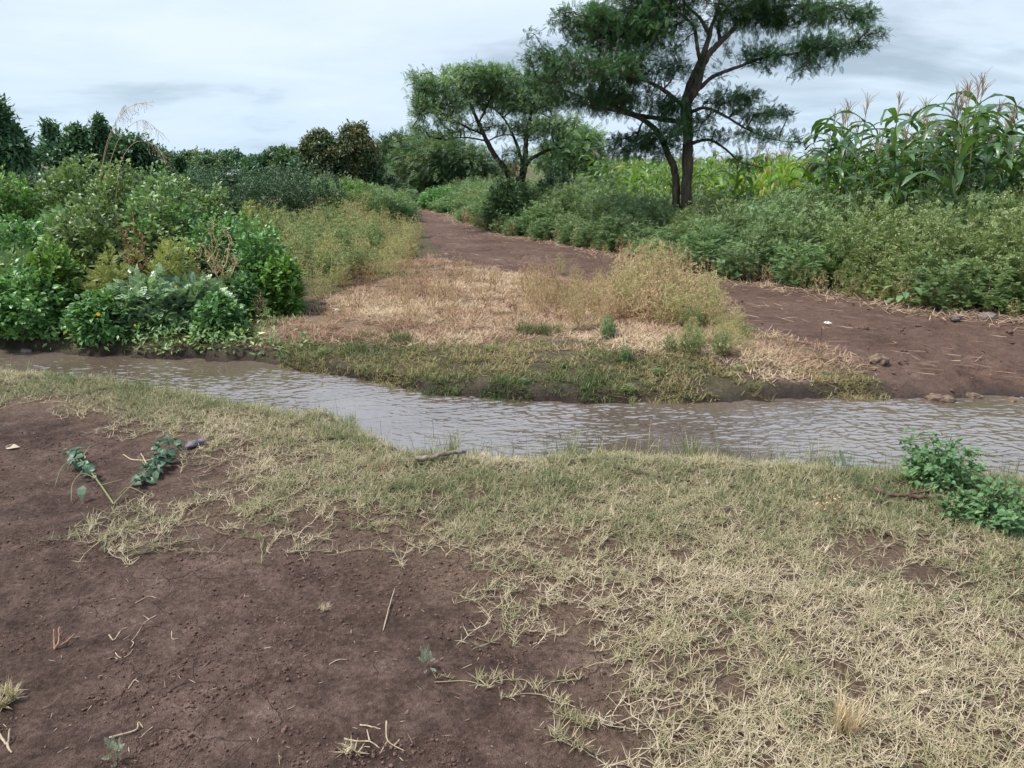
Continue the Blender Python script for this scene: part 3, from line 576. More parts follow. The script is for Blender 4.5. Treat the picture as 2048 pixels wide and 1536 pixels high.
far_tree('spiky_tree', 'tree with upright leafy shoots standing above the vine mound', 17, [(150, 315, 56, 30, 0, 1), (100, 262, 11, 20, 0, 1), (100, 300, 20, 20, 0, .7), (150, 272, 22, 18, 0, 1), (198, 262, 13, 24, 0, 1.1), (185, 300, 24, 24, 0, 1), (120, 310, 30, 24, 0, .8), (60, 315, 20, 20, 0, .5)], DIAM, M_DARK, 620, 14, 0.12, (150, 325), spread=.13)
far_tree('dark_tree', 'low dark domed tree behind the vine-covered mound', 22, [(250, 310, 50, 30, 0, 1), (280, 300, 22, 18, 0, .9), (225, 295, 30, 20, 0, .9), (290, 325, 20, 20, 0, .7)], DIAM, M_DARK, 520, 15, 0.15, (250, 320))
for k, (px, top, rx, ds, lab) in enumerate([
    (335, 308, 34, 52, 'low treeline tree beside the dark domed tree'), (395, 302, 36, 56, 'treeline tree behind the thin grass plumes'),
    (455, 304, 40, 54, 'broad treeline tree between the field hedge and the pale roof'), (490, 318, 26, 60, 'small treeline tree directly above the pale roof'),
    (310, 300, 30, 48, 'treeline tree rising just past the dark domed tree'), (425, 312, 40, 50, 'low bushy treeline tree between two taller ones'), (515, 316, 30, 46, 'feathery treeline tree just past the pale roof'), (560, 300, 20, 44, 'tallest open-twigged treeline tree near the bronze tree'),
    (540, 306, 26, 44, 'slender treeline tree with open twigs past the pale roof'), (575, 304, 26, 42, 'leafy treeline tree touching the bronze tree'),
    (610, 318, 26, 40, 'low treeline tree under the bronze tree')]):
    far_tree('treeline_tree', lab, ds, [(px, top + 22, rx, 18, 0, 1), (px - rx * .4, top + 14, rx * .5, 12, 0, .8), (px + rx * .45, top + 10, rx * .4, 11, 0, .8), (px, top + 42, rx * 1.1, 18, 0, .8)], DIAM, M_THICK if k % 2 else M_DARK, 300, 18, 0.25, (px, top + 26), group='trees of the far treeline', spread=.35, gap=.5)

# a pale shed roof glimpsed over the hedge
def shed():
    c = D(487, 345, 50); r = empty('shed', (float(c[0]), 50, 0)); tag(r, 'pale roofed shed glimpsed over the hedge in front of the treeline', 'shed')
    m, nt, N, L = _mat('pale_sheet_roof'); p = N('ShaderNodeBsdfPrincipled'); n = N('ShaderNodeTexNoise'); n.inputs['Scale'].default_value = 3
    L(ramp(N, L, n.outputs['Fac'], [(0.3, (0.30, 0.34, 0.36)), (0.7, (0.42, 0.46, 0.48))]), p.inputs['Base Color']); p.inputs['Roughness'].default_value = 0.5; L(p.outputs[0], N('ShaderNodeOutputMaterial').inputs[0])
    b = MB(); h = 0.7
    V = np.array([(-.7, -1, 0), (.7, -1, 0), (.7, 1, 0), (-.7, 1, 0), (-.7, -1, h), (.7, -1, h), (.7, 1, h), (-.7, 1, h)])
    b.add(V, [(0, 1, 5, 4), (1, 2, 6, 5), (2, 3, 7, 6), (3, 0, 4, 7)]); b.obj('wall', M_CLOD, r)
    b = MB()
    for dz in (0.0, 0.04):
        pass
    V = np.array([(-.9, -1.2, h), (.9, -1.2, h), (.9, 0, h + .28), (-.9, 0, h + .28), (.9, 1.2, h), (-.9, 1.2, h)]); V2 = V + [0, 0, .05]
    b.add(np.concatenate([V, V2]), [(0, 3, 2, 1), (3, 5, 4, 2), (6, 7, 8, 9), (9, 8, 10, 11), (0, 1, 7, 6), (5, 11, 10, 4), (0, 6, 9, 3), (3, 9, 11, 5), (1, 2, 8, 7), (2, 4, 10, 8)])
    b.obj('roof', m, r)
shed()

# ---------------------------------------------------------------- herbs and bushes
def dome(n, h, r, inner=0.35, shape=0.55, low=0.08):
    """points through a rounded plant body of height h and radius r, denser outside"""
    v = rdir(n); v[:, 2] = np.abs(v[:, 2]); q = v * (inner + (1 - inner) * RNG.random(n)[:, None] ** shape)
    q[:, 2] = low + q[:, 2] * (1 - low)
    q *= 1 + 0.28 * (vn(v[:, 0] * 2.5 + 5 + h, v[:, 1] * 2.5 + v[:, 2] * 2 + r, int(RNG.integers(99))) - 0.5)[:, None]
    w = 1 - 0.25 * (1 - q[:, 2:3])
    return np.concatenate([q[:, :2] * r * w, q[:, 2:3] * h], 1)
def herb(name, h, r, n_attr, leaf, leaf_mat, leaf_n, leaf_s, stem_mat, flower=None, fl_n=0, fl_s=0.008, fl_mat=None, tip_r=0.0016, bf=0.5, inner=0.3, spread=0.03, droop=-0.1, upn=0.8, top_var=0.35, n_root=3, shape=0.55, low=0.08, fl_top=0.5, hang=0.0):
    root = empty(name)
    pts = dome(n_attr, h, r, inner, shape, low)
    rt = np.concatenate([rdir(n_root)[:, :2] * r * 0.12, np.zeros((n_root, 1)) - 0.02], 1)
    P, par, cnt, n0 = grow(rt, pts, bf); ch = np.arange(n0, len(P)); A, B = P[par[ch]], P[ch]
    ra = tip_r * cnt[ch] ** 0.42; rp = np.minimum(tip_r * cnt[par[ch]] ** 0.42, ra * 1.3)
    sb = MB(); sb.edges(A, B, rp, ra, 3, U(0, 1, len(A))); sb.obj('stem', stem_mat, root)
    d = nrm(B - A); n = len(B); idx = np.repeat(np.arange(n), leaf_n); m = len(idx); f = U(-0.1, 1.1, m)[:, None]
    pos = A[idx] * (1 - f) + B[idx] * f + rdir(m) * spread * U(0, 1, m)[:, None]
    out = nrm(np.concatenate([pos[:, :2], np.full((m, 1), 0.15 * h)], 1))
    ld = d[idx] * 0.45 + out * 0.6 + rdir(m) * 0.6 + np.array([0, 0, droop]); X, Y, Z = frames(ld, np.array([[0, 0, upn]]) + out * 0.35 + rdir(m) * 0.45)
    hv = np.clip(pos[:, 2] / h, 0, 1)
    var = np.clip(U(0.0, 0.75, m) + top_var * (vn(pos[:, 0] * 7, pos[:, 2] * 7 + pos[:, 1] * 5, 3) - 0.4), 0, 1)
    fb = MB(); fb.inst(leaf, pos, X, Y, Z, leaf_s * U(0.6, 1.25, m) * (1.15 - 0.35 * hv), var); fb.obj('foliage', leaf_mat, root)
    if fl_n:
        ends = B[(B[:, 2] > h * fl_top)]
        if len(ends) < 4: ends = B
        i = RNG.integers(0, len(ends), fl_n); q = ends[i] + rdir(fl_n) * 0.05 * np.array([1, 1, 0.5]) * U(0.2, 1, fl_n)[:, None] + [0, 0, 0.02]
        X, Y, Z = frames(rdir(fl_n), rdir(fl_n)); bb = MB(); bb.inst(flower or OCTA, q, X, Y, Z, fl_s * U(0.6, 1.3, fl_n), U(0, 1, fl_n)); bb.obj('blossom', fl_mat, root)
    return root
def place(o, x, y, s=1.0, sz=None, rz=None, dz=-0.01):
    z = float(tz(x, y)[0]); o.location = (float(x), float(y), z + dz); o.scale = (s, s, s if sz is None else sz)
    o.rotation_euler = (0, 0, U(0, 6.28) if rz is None else rz); return o

def protos(n, **k): return [herb(**k) for _ in range(n)]
USED = set()
def use(proto):
    """the prototype itself first, copies afterwards"""
    if proto.name not in USED: USED.add(proto.name); return proto
    return copy_tree(proto)

PA = protos(3, name='feathery_weed', h=1.0, r=0.42, n_attr=230, leaf=DISSECT, leaf_mat=M_PARTH, leaf_n=9, leaf_s=0.080, stem_mat=M_STEM, fl_n=260, fl_s=0.013, fl_mat=M_FLOW, spread=0.05)
PB = protos(3, name='flowering_weed', h=1.0, r=0.42, n_attr=220, leaf=DISSECT, leaf_mat=M_PMID, leaf_n=6, leaf_s=0.07, stem_mat=M_STEM, fl_n=700, fl_s=0.013, fl_mat=M_FLOW, spread=0.05, fl_top=0.35)
PC = protos(2, name='yellowed_weed', h=1.0, r=0.40, n_attr=190, leaf=DISSECT, leaf_mat=M_PYEL, leaf_n=2, leaf_s=0.06, stem_mat=M_STEMD, fl_n=720, fl_s=0.014, fl_mat=M_FLOWY, spread=0.04, fl_top=0.3, tip_r=0.0018)
PD = protos(2, name='withered_weed', h=1.0, r=0.40, n_attr=150, leaf=DIAM, leaf_mat=M_PDRY, leaf_n=2, leaf_s=0.04, stem_mat=M_STEMD, fl_n=520, fl_s=0.013, fl_mat=M_PDRY, tip_r=0.0022, fl_top=0.3)
PR = protos(2, name='brown_weed', h=1.0, r=0.34, n_attr=70, leaf=DIAM, leaf_mat=M_RUST, leaf_n=2, leaf_s=0.035, stem_mat=M_STEMR, tip_r=0.0024, fl_n=60, fl_s=0.014, fl_mat=M_PDRY)

LAB = {
    'bank_near': ('grey-green feathery weed in the bank between the track and the corn', 'weed', 'feathery weeds lining the track beside the corn'),
    'bank_fl': ('pale flowering weed in the bank between the muddy ford and the corn', 'weed', 'pale flowering weeds beside the ford'),
    'mid_yel': ('yellowing flowering weed in the patch beside the leafy bushes and the track', 'weed', 'yellowing weeds beside the leafy bushes'),
    'mid_teal': ('blue-green feathery weed lining the far stretch of track below the bronze tree', 'weed', 'blue-green weeds along the far track'),
    'heap': ('straw-yellow withered weed in the tall dry clump on the far bank', 'weed', 'withered weeds of the tall dry clump'),
    'dry': ('sparse brown withered weed standing in the flattened dry grass', 'weed', 'brown weeds in the dry grass'),
    'far_in': ('tall green feathery weed on the inner side of the bank before the acacia trunks', 'weed', 'tall weeds around the acacia trunks'),
}
def bank_weeds():
    C = TRK_R.copy(); seg = np.linalg.norm(np.diff(C, axis=0), axis=1); cum = np.concatenate([[0], np.cumsum(seg)])
    pts = []
    tries = 0
    while len(pts) < 250 and tries < 9000:
        tries += 1
        t = U(0, cum[-1]); i = min(np.searchsorted(cum, t, side='right') - 1, len(C) - 2); f = (t - cum[i]) / seg[i]
        p = C[i] * (1 - f) + C[i + 1] * f; e = C[i + 1] - C[i]; nn = np.array([-e[1], e[0]]) / np.linalg.norm(e)
        if nn[1] < 0: nn = -nn
        off = 0.22 + 2.7 * RNG.random() ** 1.15; q = p + nn * off
        if sdpoly(q[None], TRACK)[0] > -0.18 or q[0] > 7.6 or q[0] / q[1] > 0.80: continue
        if any((q[0] - a) ** 2 + (q[1] - b_) ** 2 < (0.24 + 0.10 * (b_ > 14)) ** 2 for a, b_, _ in pts): continue
        pts.append((q[0], q[1], off))
    for x, y, off in pts:
        px = proj(x, y, 0.8)[0]; n = vn(x * 0.9, y * 0.9, 44)
        target = np.interp(px, [830, 900, 980, 1100, 1200, 1330, 1420, 1600, 1800, 2048], [.72, .85, .95, 1.05, 1.15, .85, .95, 1.08, 1.15, 1.18])
        h = target * np.interp(off, [0.2, 0.6, 1.2, 2.0, 3.0], [0.42, 0.72, 0.95, 1.0, 0.95]) * U(0.85, 1.12)
        if px > 1560 and n > np.interp(px, [1560, 1700, 2048], [.62, .40, .33]): P, lab = PB, 'bank_fl'
        elif px > 1150 and off > 1.7 and px < 1560: P, lab = PA, 'far_in'
        elif n > 0.72: P, lab = PB, 'bank_fl' if px > 1500 else 'bank_near'
        else: P, lab = PA, 'bank_near'
        o = use(P[RNG.integers(len(P))]); place(o, x, y, 0.62 * h + 0.42 * U(0.9, 1.15) + (.15 if off < .7 else 0), h); tag(o, *LAB[lab])
bank_weeds()
def bank_foot():
    m = 0; t = 0; pts = []
    while len(pts) < 70 and t < 3000:
        t += 1; i = RNG.integers(3, len(TRK_R) - 4); f = RNG.random(); p = TRK_R[i] * (1 - f) + TRK_R[i + 1] * f + np.array([U(0, .1), U(.05, .55)])
        if any(np.hypot(*(p - q)) < .16 for q in pts): continue
        pts.append(p); px = proj(p[0], p[1], 0)[0]; h = U(.16, .40); o = use((PC if RNG.random() < .5 else PD)[RNG.integers(2)]); place(o, p[0], p[1], h * 1.1, h)
        tag(o, 'short yellow-brown dry weed along the foot of the green weed bank', 'weed', 'dry weeds at the foot of the weed bank')
bank_foot()

def scatter_px(n, poly_px, dist_min, seed_excl=None):
    V = np.array(poly_px, float); lo, hi = V.min(0), V.max(0); out = []; t = 0
    while len(out) < n and t < n * 60:
        t += 1; q = U(lo, hi)
        if sdpoly(q[None], V)[0] < 0: continue
        g = G(q[0], q[1], 0.0)
        if sdpoly(g[None], TRACK)[0] > -0.15: continue
        if any((g[0] - a) ** 2 + (g[1] - b_) ** 2 < dist_min ** 2 for a, b_ in out): continue
        out.append((g[0], g[1]))
    return out
# yellowing weeds on the far bank between bushes and track
for x, y in scatter_px(115, [(600, 585), (560, 520), (500, 470), (560, 452), (640, 452), (700, 450), (790, 458), (850, 492), (830, 525), (770, 555), (690, 590)], 0.25):
    px, py = proj(x, y, 0); n = vn(x * 1.1, y * 1.1, 8)
    P = PC if (RNG.random() < .62 or px > 760) else PB
    h = np.interp(py, [450, 480, 520, 590], [0.75, 0.70, 0.58, 0.45]) * U(0.8, 1.2)
    if px > 730: h *= 0.62
    o = use(P[RNG.integers(len(P))]); place(o, x, y, h * 0.7 + 0.22, h); tag(o, *LAB['mid_yel'])
for x, y in scatter_px(60, [(560, 452), (620, 428), (700, 420), (790, 416), (818, 424), (826, 452), (790, 458), (700, 452)], 0.45):
    px, py = proj(x, y, 0); h = np.interp(px, [560, 700, 790, 830], [0.95, 1.0, 0.75, 0.45]) * U(0.85, 1.15)
    o = use((PA if RNG.random() < .8 else PB)[RNG.integers(3)]); place(o, x, y, h * 0.8 + 0.3, h); tag(o, *LAB['mid_teal'])
for x, y in scatter_px(40, [(1040, 590), (1150, 578), (1240, 590), (1250, 660), (1180, 690), (1060, 660)], 0.16):
    h = U(.2, .42); o = use(PD[RNG.integers(2)] if RNG.random() < .6 else PC[RNG.integers(2)]); place(o, x, y, h * .85, h); tag(o, *LAB['heap'])
for x, y in scatter_px(20, [(1360, 690), (1420, 668), (1490, 668), (1490, 730), (1400, 742), (1330, 730)], 0.17):
    h = U(.14, .27); o = use((PC if RNG.random() < .6 else PB)[RNG.integers(2)]); place(o, x, y, h * 1.0, h); tag(o, *LAB['heap'])
# tall dry clump
for x, y in scatter_px(46, [(1225, 645), (1240, 605), (1330, 590), (1420, 608), (1480, 640), (1485, 672), (1400, 676), (1290, 676)], 0.15):
    px, py = proj(x, y, 0); h = np.interp(px, [1230, 1265, 1350, 1410, 1485], [0.55, 0.74, 0.76, 0.68, 0.44]) * U(0.85, 1.1) * np.interp(py, [590, 640, 670], [1.0, 0.85, 0.5])
    o = use((PC if RNG.random() < .3 else PD)[RNG.integers(2)]); place(o, x, y, h * 0.5 + 0.30, h); tag(o, *LAB['heap'])
for x, y in scatter_px(120, [(620, 655), (740, 600), (830, 545), (930, 560), (1060, 580), (1180, 588), (1240, 620), (1260, 690), (1100, 690), (900, 690), (760, 660)], 0.16):
    h = U(0.15, 0.36) * (1.25 if proj(x, y, 0)[0] > 1050 else 1.0)
    o = use((PR if RNG.random() < .6 else PD)[RNG.integers(2)]); place(o, x, y, h * 0.8, h); tag(o, *LAB['dry'])
for (px, py, h, lab) in [(1440, 735, .26, 'pale flowering weed at the foot of the dry clump above the stream'), (1395, 722, .20, 'small grey-green flowering weed between the dry clump and the stream'),
                         (1215, 700, .22, 'grey-green low weed before the tall dry clump'), (1120, 560, .30, 'lone straw-coloured weed at the track edge before the dry grass'), (1250, 745, .16, 'fresh blue-green low weed on the far bank above the stream')]:
    g = G(px, py); o = use(PB[RNG.integers(3)] if 'flower' in lab else (PC[0] if 'straw' in lab else PA[RNG.integers(3)])); place(o, g[0], g[1], h * 0.9, h); tag(o, lab, 'weed')

for x, y in scatter_px(26, [(630, 618), (680, 588), (770, 556), (830, 530), (800, 560), (720, 604)], 0.2):
    h = U(.22, .42); o = use((PC if RNG.random() < .6 else PR)[RNG.integers(2)]); place(o, x, y, h, h); tag(o, *LAB['mid_yel'])
for x, y in scatter_px(26, [(560, 722), (640, 705), (900, 712), (1050, 705), (1250, 722), (1480, 735), (1700, 755), (1800, 785), (1560, 790), (1300, 795), (1000, 788), (760, 755), (620, 742)], 0.14):
    if stream_d(np.array([x]), np.array([y]))[0] > -.06: continue
    h = U(.03, .07); o = use([PA[0], PA[1], PB[0], PB[1], PD[0], PC[0]][RNG.integers(6)]); place(o, x, y, h * 2.6, h); tag(o, 'low sprawling weed in the olive grass of the far bank', 'weed', 'low weeds of the far bank grass')

KINDS = {
    'grey': dict(name='grey_leaved_shrub', n_attr=210, leaf=PINNATE, leaf_mat=M_GREY, leaf_n=7, leaf_s=0.115, stem_mat=M_STEM, spread=0.05),
    'broad': dict(name='broad_leaved_bush', n_attr=290, leaf=OVATE, leaf_mat=M_BROAD, leaf_n=9, leaf_s=0.070, stem_mat=M_STEM, spread=0.07),
    'vine': dict(name='vine_covered_bush', n_attr=320, leaf=OVATE, leaf_mat=M_VINE, leaf_n=9, leaf_s=0.072, stem_mat=M_STEM, spread=0.09, inner=0.5),
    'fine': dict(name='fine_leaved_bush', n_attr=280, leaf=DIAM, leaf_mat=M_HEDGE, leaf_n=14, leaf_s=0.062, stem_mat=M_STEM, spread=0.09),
    'teal': dict(name='feathery_bush', n_attr=260, leaf=DISSECT, leaf_mat=M_PARTH, leaf_n=7, leaf_s=0.11, stem_mat=M_STEM, spread=0.07),
    'light': dict(name='light_green_bush', n_attr=240, leaf=OVATE, leaf_mat=M_LIGHT, leaf_n=9, leaf_s=0.075, stem_mat=M_STEM, spread=0.08),
    'yellow': dict(name='yellow_green_weed', n_attr=230, leaf=DISSECT, leaf_mat=M_PYEL, leaf_n=5, leaf_s=0.085, stem_mat=M_STEM, fl_n=420, fl_s=0.012, fl_mat=M_FLOW, spread=0.05),
    'tan': dict(name='tan_seeded_weed', n_attr=230, leaf=DIAM, leaf_mat=M_PDRY, leaf_n=1, leaf_s=0.03, stem_mat=M_STEMD, fl_n=800, fl_s=0.011, fl_mat=M_FLOWY, spread=0.04, fl_top=0.25, tip_r=0.002),
    'rust': dict(name='rusty_seeded_weed', n_attr=110, leaf=DIAM, leaf_mat=M_RUST, leaf_n=6, leaf_s=0.045, stem_mat=M_STEMR, spread=0.025, tip_r=0.003),
    'dark': dict(name='dark_hedge_bush', n_attr=260, leaf=DIAM, leaf_mat=M_BROAD, leaf_n=12, leaf_s=0.10, stem_mat=M_STEM, spread=0.12),
}
def bush(kind, x0, x1, top, d, label, cat='bush', dd=None, **over):
    k = dict(KINDS[kind]); k.update(over)
    xc, yc = D((x0 + x1) / 2, 500, d)[:2]; yc = float(yc); z = float(tz(xc, yc)[0])
    h = float(D((x0 + x1) / 2, top, d)[2]) - z; r = (x1 - x0) / 2 * d / FPX * 1.03
    sc = max(0.8, (r * r * h / 0.30) ** 0.5); k['n_attr'] = int(min(900, 1.5 * k['n_attr'] * min(sc, 2.4)))
    o = herb(h=h, r=r, **k); o.location = (float(xc), yc, z - 0.01)
    if dd: o.scale = (1, dd, 1)
    tag(o, label, cat); return o
bush('broad', -60, 130, 420, 7.9, 'tall leafy green bush at the edge of view above the low dark bush')
bush('vine', 90, 270, 400, 8.0, 'tall tangled green bush behind the yellow-green weed clump')
bush('vine', 235, 400, 385, 8.3, 'leafy green mound directly behind the pale seeding weed')
bush('broad', 340, 470, 450, 7.9, 'mid green bush behind the silvery shrubs')
bush('broad', 380, 520, 415, 8.9, 'leafy green bush on the shoulder of the mound beside the tan weed')
bush('vine', -80, 90, 350, 9.2, 'tall tangled bush at the edge of view under the dark leafy tree')
bush('vine', 150, 330, 325, 9.6, 'tangled green mound on the slope of the tallest vine mound')
bush('grey', 215, 345, 548, 7.0, 'silvery compound-leaved shrub hanging towards the muddy water edge')
bush('grey', 300, 455, 552, 7.15, 'silvery compound-leaved shrub at the foot of the bright green bush')
bush('broad', 115, 265, 575, 6.85, 'dark green low bush with a yellow flower above the stream bank')
bush('broad', 375, 470, 590, 6.85, 'low fresh green leafy bush over the bank beside the dry stalks')
bush('broad', -60, 140, 525, 7.0, 'low dark green bush over the bank by the water stones')
bush('light', 40, 165, 485, 7.25, 'pale yellow-green bush between the dark low bush and the feathery mound')
bush('yellow', 150, 300, 495, 7.25, 'yellow-green flowering weed clump behind the dark low bush', 'weed')
bush('rust', 225, 310, 415, 7.3, 'orange-brown seeding weed rising among the green bushes', 'weed')
bush('yellow', 275, 400, 470, 7.35, 'pale green seeding weed beside the orange-brown weed', 'weed')
bush('broad', 450, 595, 428, 8.0, 'bright green broad-leaved bush at the edge of the yellowing weeds')
bush('broad', 420, 520, 545, 7.5, 'dark leafy bush at the foot of the bright green bush')
bush('tan', 370, 490, 428, 7.5, 'tan seeded weed with a rounded top between two green bushes', 'weed')
bush('light', 520, 600, 500, 7.7, 'fresh leafy bush over the dry stalks by the yellowing weeds')
bush('broad', 245, 420, 400, 8.4, 'dense dark green bush behind the orange-brown weed')
bush('vine', 225, 420, 345, 9.3, 'vine-smothered mound sloping down towards the track')
bush('vine', 330, 505, 372, 10.3, 'lower vine-covered mound in front of the far hedge')
bush('vine', 60, 275, 288, 9.8, 'tallest vine-smothered mound below the upright tree shoots')
bush('teal', 55, 240, 405, 8.5, 'grey-green fine-leaved bush below the tallest vine mound')
bush('light', -50, 120, 335, 9.3, 'yellow-green bush at the edge of view below the dark tree')
bush('broad', -120, 70, 440, 8.2, 'teal green bush at the edge of view below the yellow-green bush')
bush('teal', -30, 80, 500, 7.5, 'grey-green bush over the stones at the edge of view')
bush('rust', 235, 290, 335, 10.0, 'reddish dead weed on top of the vine mounds', 'weed')
bush('tan', 400, 480, 395, 10.6, 'brown dry weed on the shoulder of the vine mound', 'weed')
bush('yellow', 460, 545, 398, 11.2, 'yellow flowering weed behind the bright green bush', 'weed')
bush('fine', 470, 620, 342, 17.5, 'dark green hedge bush below the pale roof')
bush('fine', 590, 720, 345, 17.8, 'dark even-leaved hedge bush below the bronze tree')
bush('fine', 520, 660, 350, 16.6, 'dark hedge bush with a straight foot behind the yellowing weeds')
bush('light', 660, 765, 350, 20.5, 'lighter green hedge bush at the end of the hedge by the track')
bush('teal', 700, 800, 375, 20, 'blue-green hedge bush where the track disappears')
bush('fine', 380, 500, 348, 15, 'mid green hedge bush behind the lower vine mound')
bush('vine', 300, 420, 345, 14, 'green hedge bush between the vine mound and the treeline')
bush('fine', 225, 340, 330, 15.5, 'dark bush filling the gap below the domed tree')
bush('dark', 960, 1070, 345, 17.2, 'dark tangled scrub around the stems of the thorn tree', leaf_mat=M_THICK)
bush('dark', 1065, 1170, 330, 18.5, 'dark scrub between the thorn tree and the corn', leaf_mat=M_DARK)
bush('rust', 1010, 1045, 300, 17.4, 'reddish dead tangle climbing the stems of the thorn tree', 'weed', n_attr=200)
bush('teal', 740, 850, 372, 27, 'shaded bush at the far bend of the track')
bush('dark', 830, 960, 372, 25, 'low green scrub under the thorn thicket')
for i, (px, py) in enumerate([(480, 650), (512, 640), (545, 634), (575, 640), (455, 658), (600, 625), (525, 660)]):
    g = G(px, py); o = use(PD[i % 2]); place(o, g[0], g[1], .24, U(.22, .40)); tag(o, 'dry brown stalk below the bright green broad-leaved bush', 'weed', 'dry stalks below the bright green bush')

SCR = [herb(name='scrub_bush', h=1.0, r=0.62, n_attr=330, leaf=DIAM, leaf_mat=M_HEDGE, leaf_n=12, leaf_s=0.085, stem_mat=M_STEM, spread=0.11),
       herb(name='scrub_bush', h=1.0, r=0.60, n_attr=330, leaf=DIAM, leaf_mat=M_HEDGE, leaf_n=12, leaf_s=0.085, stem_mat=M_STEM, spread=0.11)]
def field_scrub():
    out = []; t = 0
    while len(out) < 120 and t < 9000:
        t += 1; d = 12.5 + 30 * RNG.random() ** 1.3; px = U(-260, 770); x = (px - 1024) / FPX * d * 1.02
        if px > 420 and d < 19.5 or px > 690 and d < 24: continue
        if sdpoly(np.array([[x, d]]), TRACK)[0] > -0.9: continue
        if any((x - a) ** 2 + (d - b_) ** 2 < (0.55 + .02 * d) ** 2 for a, b_ in out): continue
        out.append((x, d))
    for x, y in out:
        h = np.interp(y, [12, 18, 30, 45], [1.05, 1.12, 1.18, 1.25]) * U(.85, 1.06); s = h * U(.95, 1.25) * np.interp(y, [12, 25, 45], [1, 1.25, 1.7])
        o = use(SCR[RNG.integers(2)]); place(o, x, y, s, h); tag(o, 'green scrub bush in the overgrown field between the vine mounds and the treeline', 'bush', 'scrub bushes of the overgrown field')
field_scrub()

def big_leaf_plant():
    g = G(1805, 632); o = empty('big_leaved_plant'); b = MB(); s = MB()
    for k in range(13):
        a = k * 2.4 + 0.3; h = U(.10, .34); p = np.array([U(.08, .15) * math.cos(a), U(.08, .15) * math.sin(a), h]); s.tube(catmull([(0, 0, 0), p * [.4, .4, .8], p], 4), .004, 4)
        X, Y, Z = frames(np.array([[math.cos(a), math.sin(a), -.5]]), np.array([[0, 0, 1.]])); b.inst(OVATE, p[None], X, Y, Z, U(.09, .14), U(0.3, .95))
    s.obj('stem', M_STEM, o); b.obj('foliage', M_LEAFY, o); place(o, g[0], g[1]); tag(o, 'broad pale-leaved plant low in the weed bank beside the ford', 'plant')
big_leaf_plant()

# ---------------------------------------------------------------- corn
def corn(h, n_leaf, leaf_mat, yellow=0.0, tassel=True):
    root = empty('corn_plant'); st = MB(); lf = MB(); ts = MB()
    lean = U(-.04, .04, 2); zz = np.linspace(0, h * 0.86, 9); P = np.stack([lean[0] * zz ** 1.5, lean[1] * zz ** 1.5, zz], 1)
    st.tube(P, np.linspace(.014, .006, 9), 6, np.linspace(0, 1, 9).repeat(6).tolist() + [0, 1]); az0 = U(0, 6.28)
    for k in range(n_leaf):
        f = (k + 1.8) / (n_leaf + 0.9); z = f * h * 0.86; p0 = np.array([np.interp(z, zz, P[:, 0]), np.interp(z, zz, P[:, 1]), z])
        a = az0 + (k % 2) * math.pi + U(-.45, .45); Ln = U(.62, .92) * (1 - 0.35 * abs(f - .55)) * (h / 2.1) ** .5
        m = 9; t = np.linspace(0, 1, m); th0 = U(.35, .7) + (.25 if f > .8 else 0); th1 = th0 + U(1.6, 2.6)
        th = th0 + (th1 - th0) * t ** U(.9, 1.8); dr = np.stack([np.sin(th) * math.cos(a), np.sin(th) * math.sin(a), np.cos(th)], 1)
        C = p0 + np.concatenate([[[0, 0, 0]], np.cumsum((dr[1:] + dr[:-1]) / 2 * Ln / (m - 1), 0)])
        w = .041 * np.sqrt(np.clip(np.sin(np.pi * np.clip(t * .86 + .1, 0, 1)), 0, 1)) * U(.8, 1.15); w[-1] = .003
        s0 = np.array([-math.sin(a), math.cos(a), 0]); tw = U(-.9, .9) * t; up = np.cross(s0, dr)
        s = s0 * np.cos(tw)[:, None] + up * np.sin(tw)[:, None]; u2 = np.cross(dr, s)
        wav = .014 * np.sin(t * 15 + U(0, 6)); l = C - s * w[:, None] + u2 * (.30 * w + wav)[:, None]; r = C + s * w[:, None] + u2 * (.30 * w - wav)[:, None]
        V = np.concatenate([l, C, r]); i = np.arange(m - 1); Q = np.concatenate([np.stack([i, i + m, i + m + 1, i + 1], 1), np.stack([i + m, i + 2 * m, i + 2 * m + 1, i + m + 1], 1)])
        lf.add(V, Q, None, np.clip(U(0, .6) + (0.5 if RNG.random() < yellow or f < .22 else 0) + 0.25 * np.tile(t, 3) ** 3, 0, 1))
    st.obj('stalk', M_STALK, root); lf.obj('foliage', leaf_mat, root, smooth=True)
    if tassel:
        top = P[-1]
        tp = [top, top + [0, 0, h * .10]]; ts.tube(catmull(tp + [top + [U(-.02, .02), 0, h * .16]], 3), .0045, 4)
        for k in range(13):
            a = U(0, 6.28); z0 = U(.02, .10) * h; l = U(.15, .24); sp = U(.2, .6)
            q = np.array([math.cos(a) * sp, math.sin(a) * sp, 1.0]); q /= np.linalg.norm(q)
            c = top + [0, 0, z0]; ts.tube([c, c + q * l * .5 + [0, 0, .01], c + q * l + np.array([math.cos(a), math.sin(a), -.6]) * .03], [.0030, .0037, .0018], 4, U(0, 1))
        ts.obj('tassel', M_TASSEL, root)
    return root
CN = [corn(2.2, 14, M_CORN) for _ in range(4)]
CY = [corn(1.6, 10, M_CORNY, .3) for _ in range(4)]
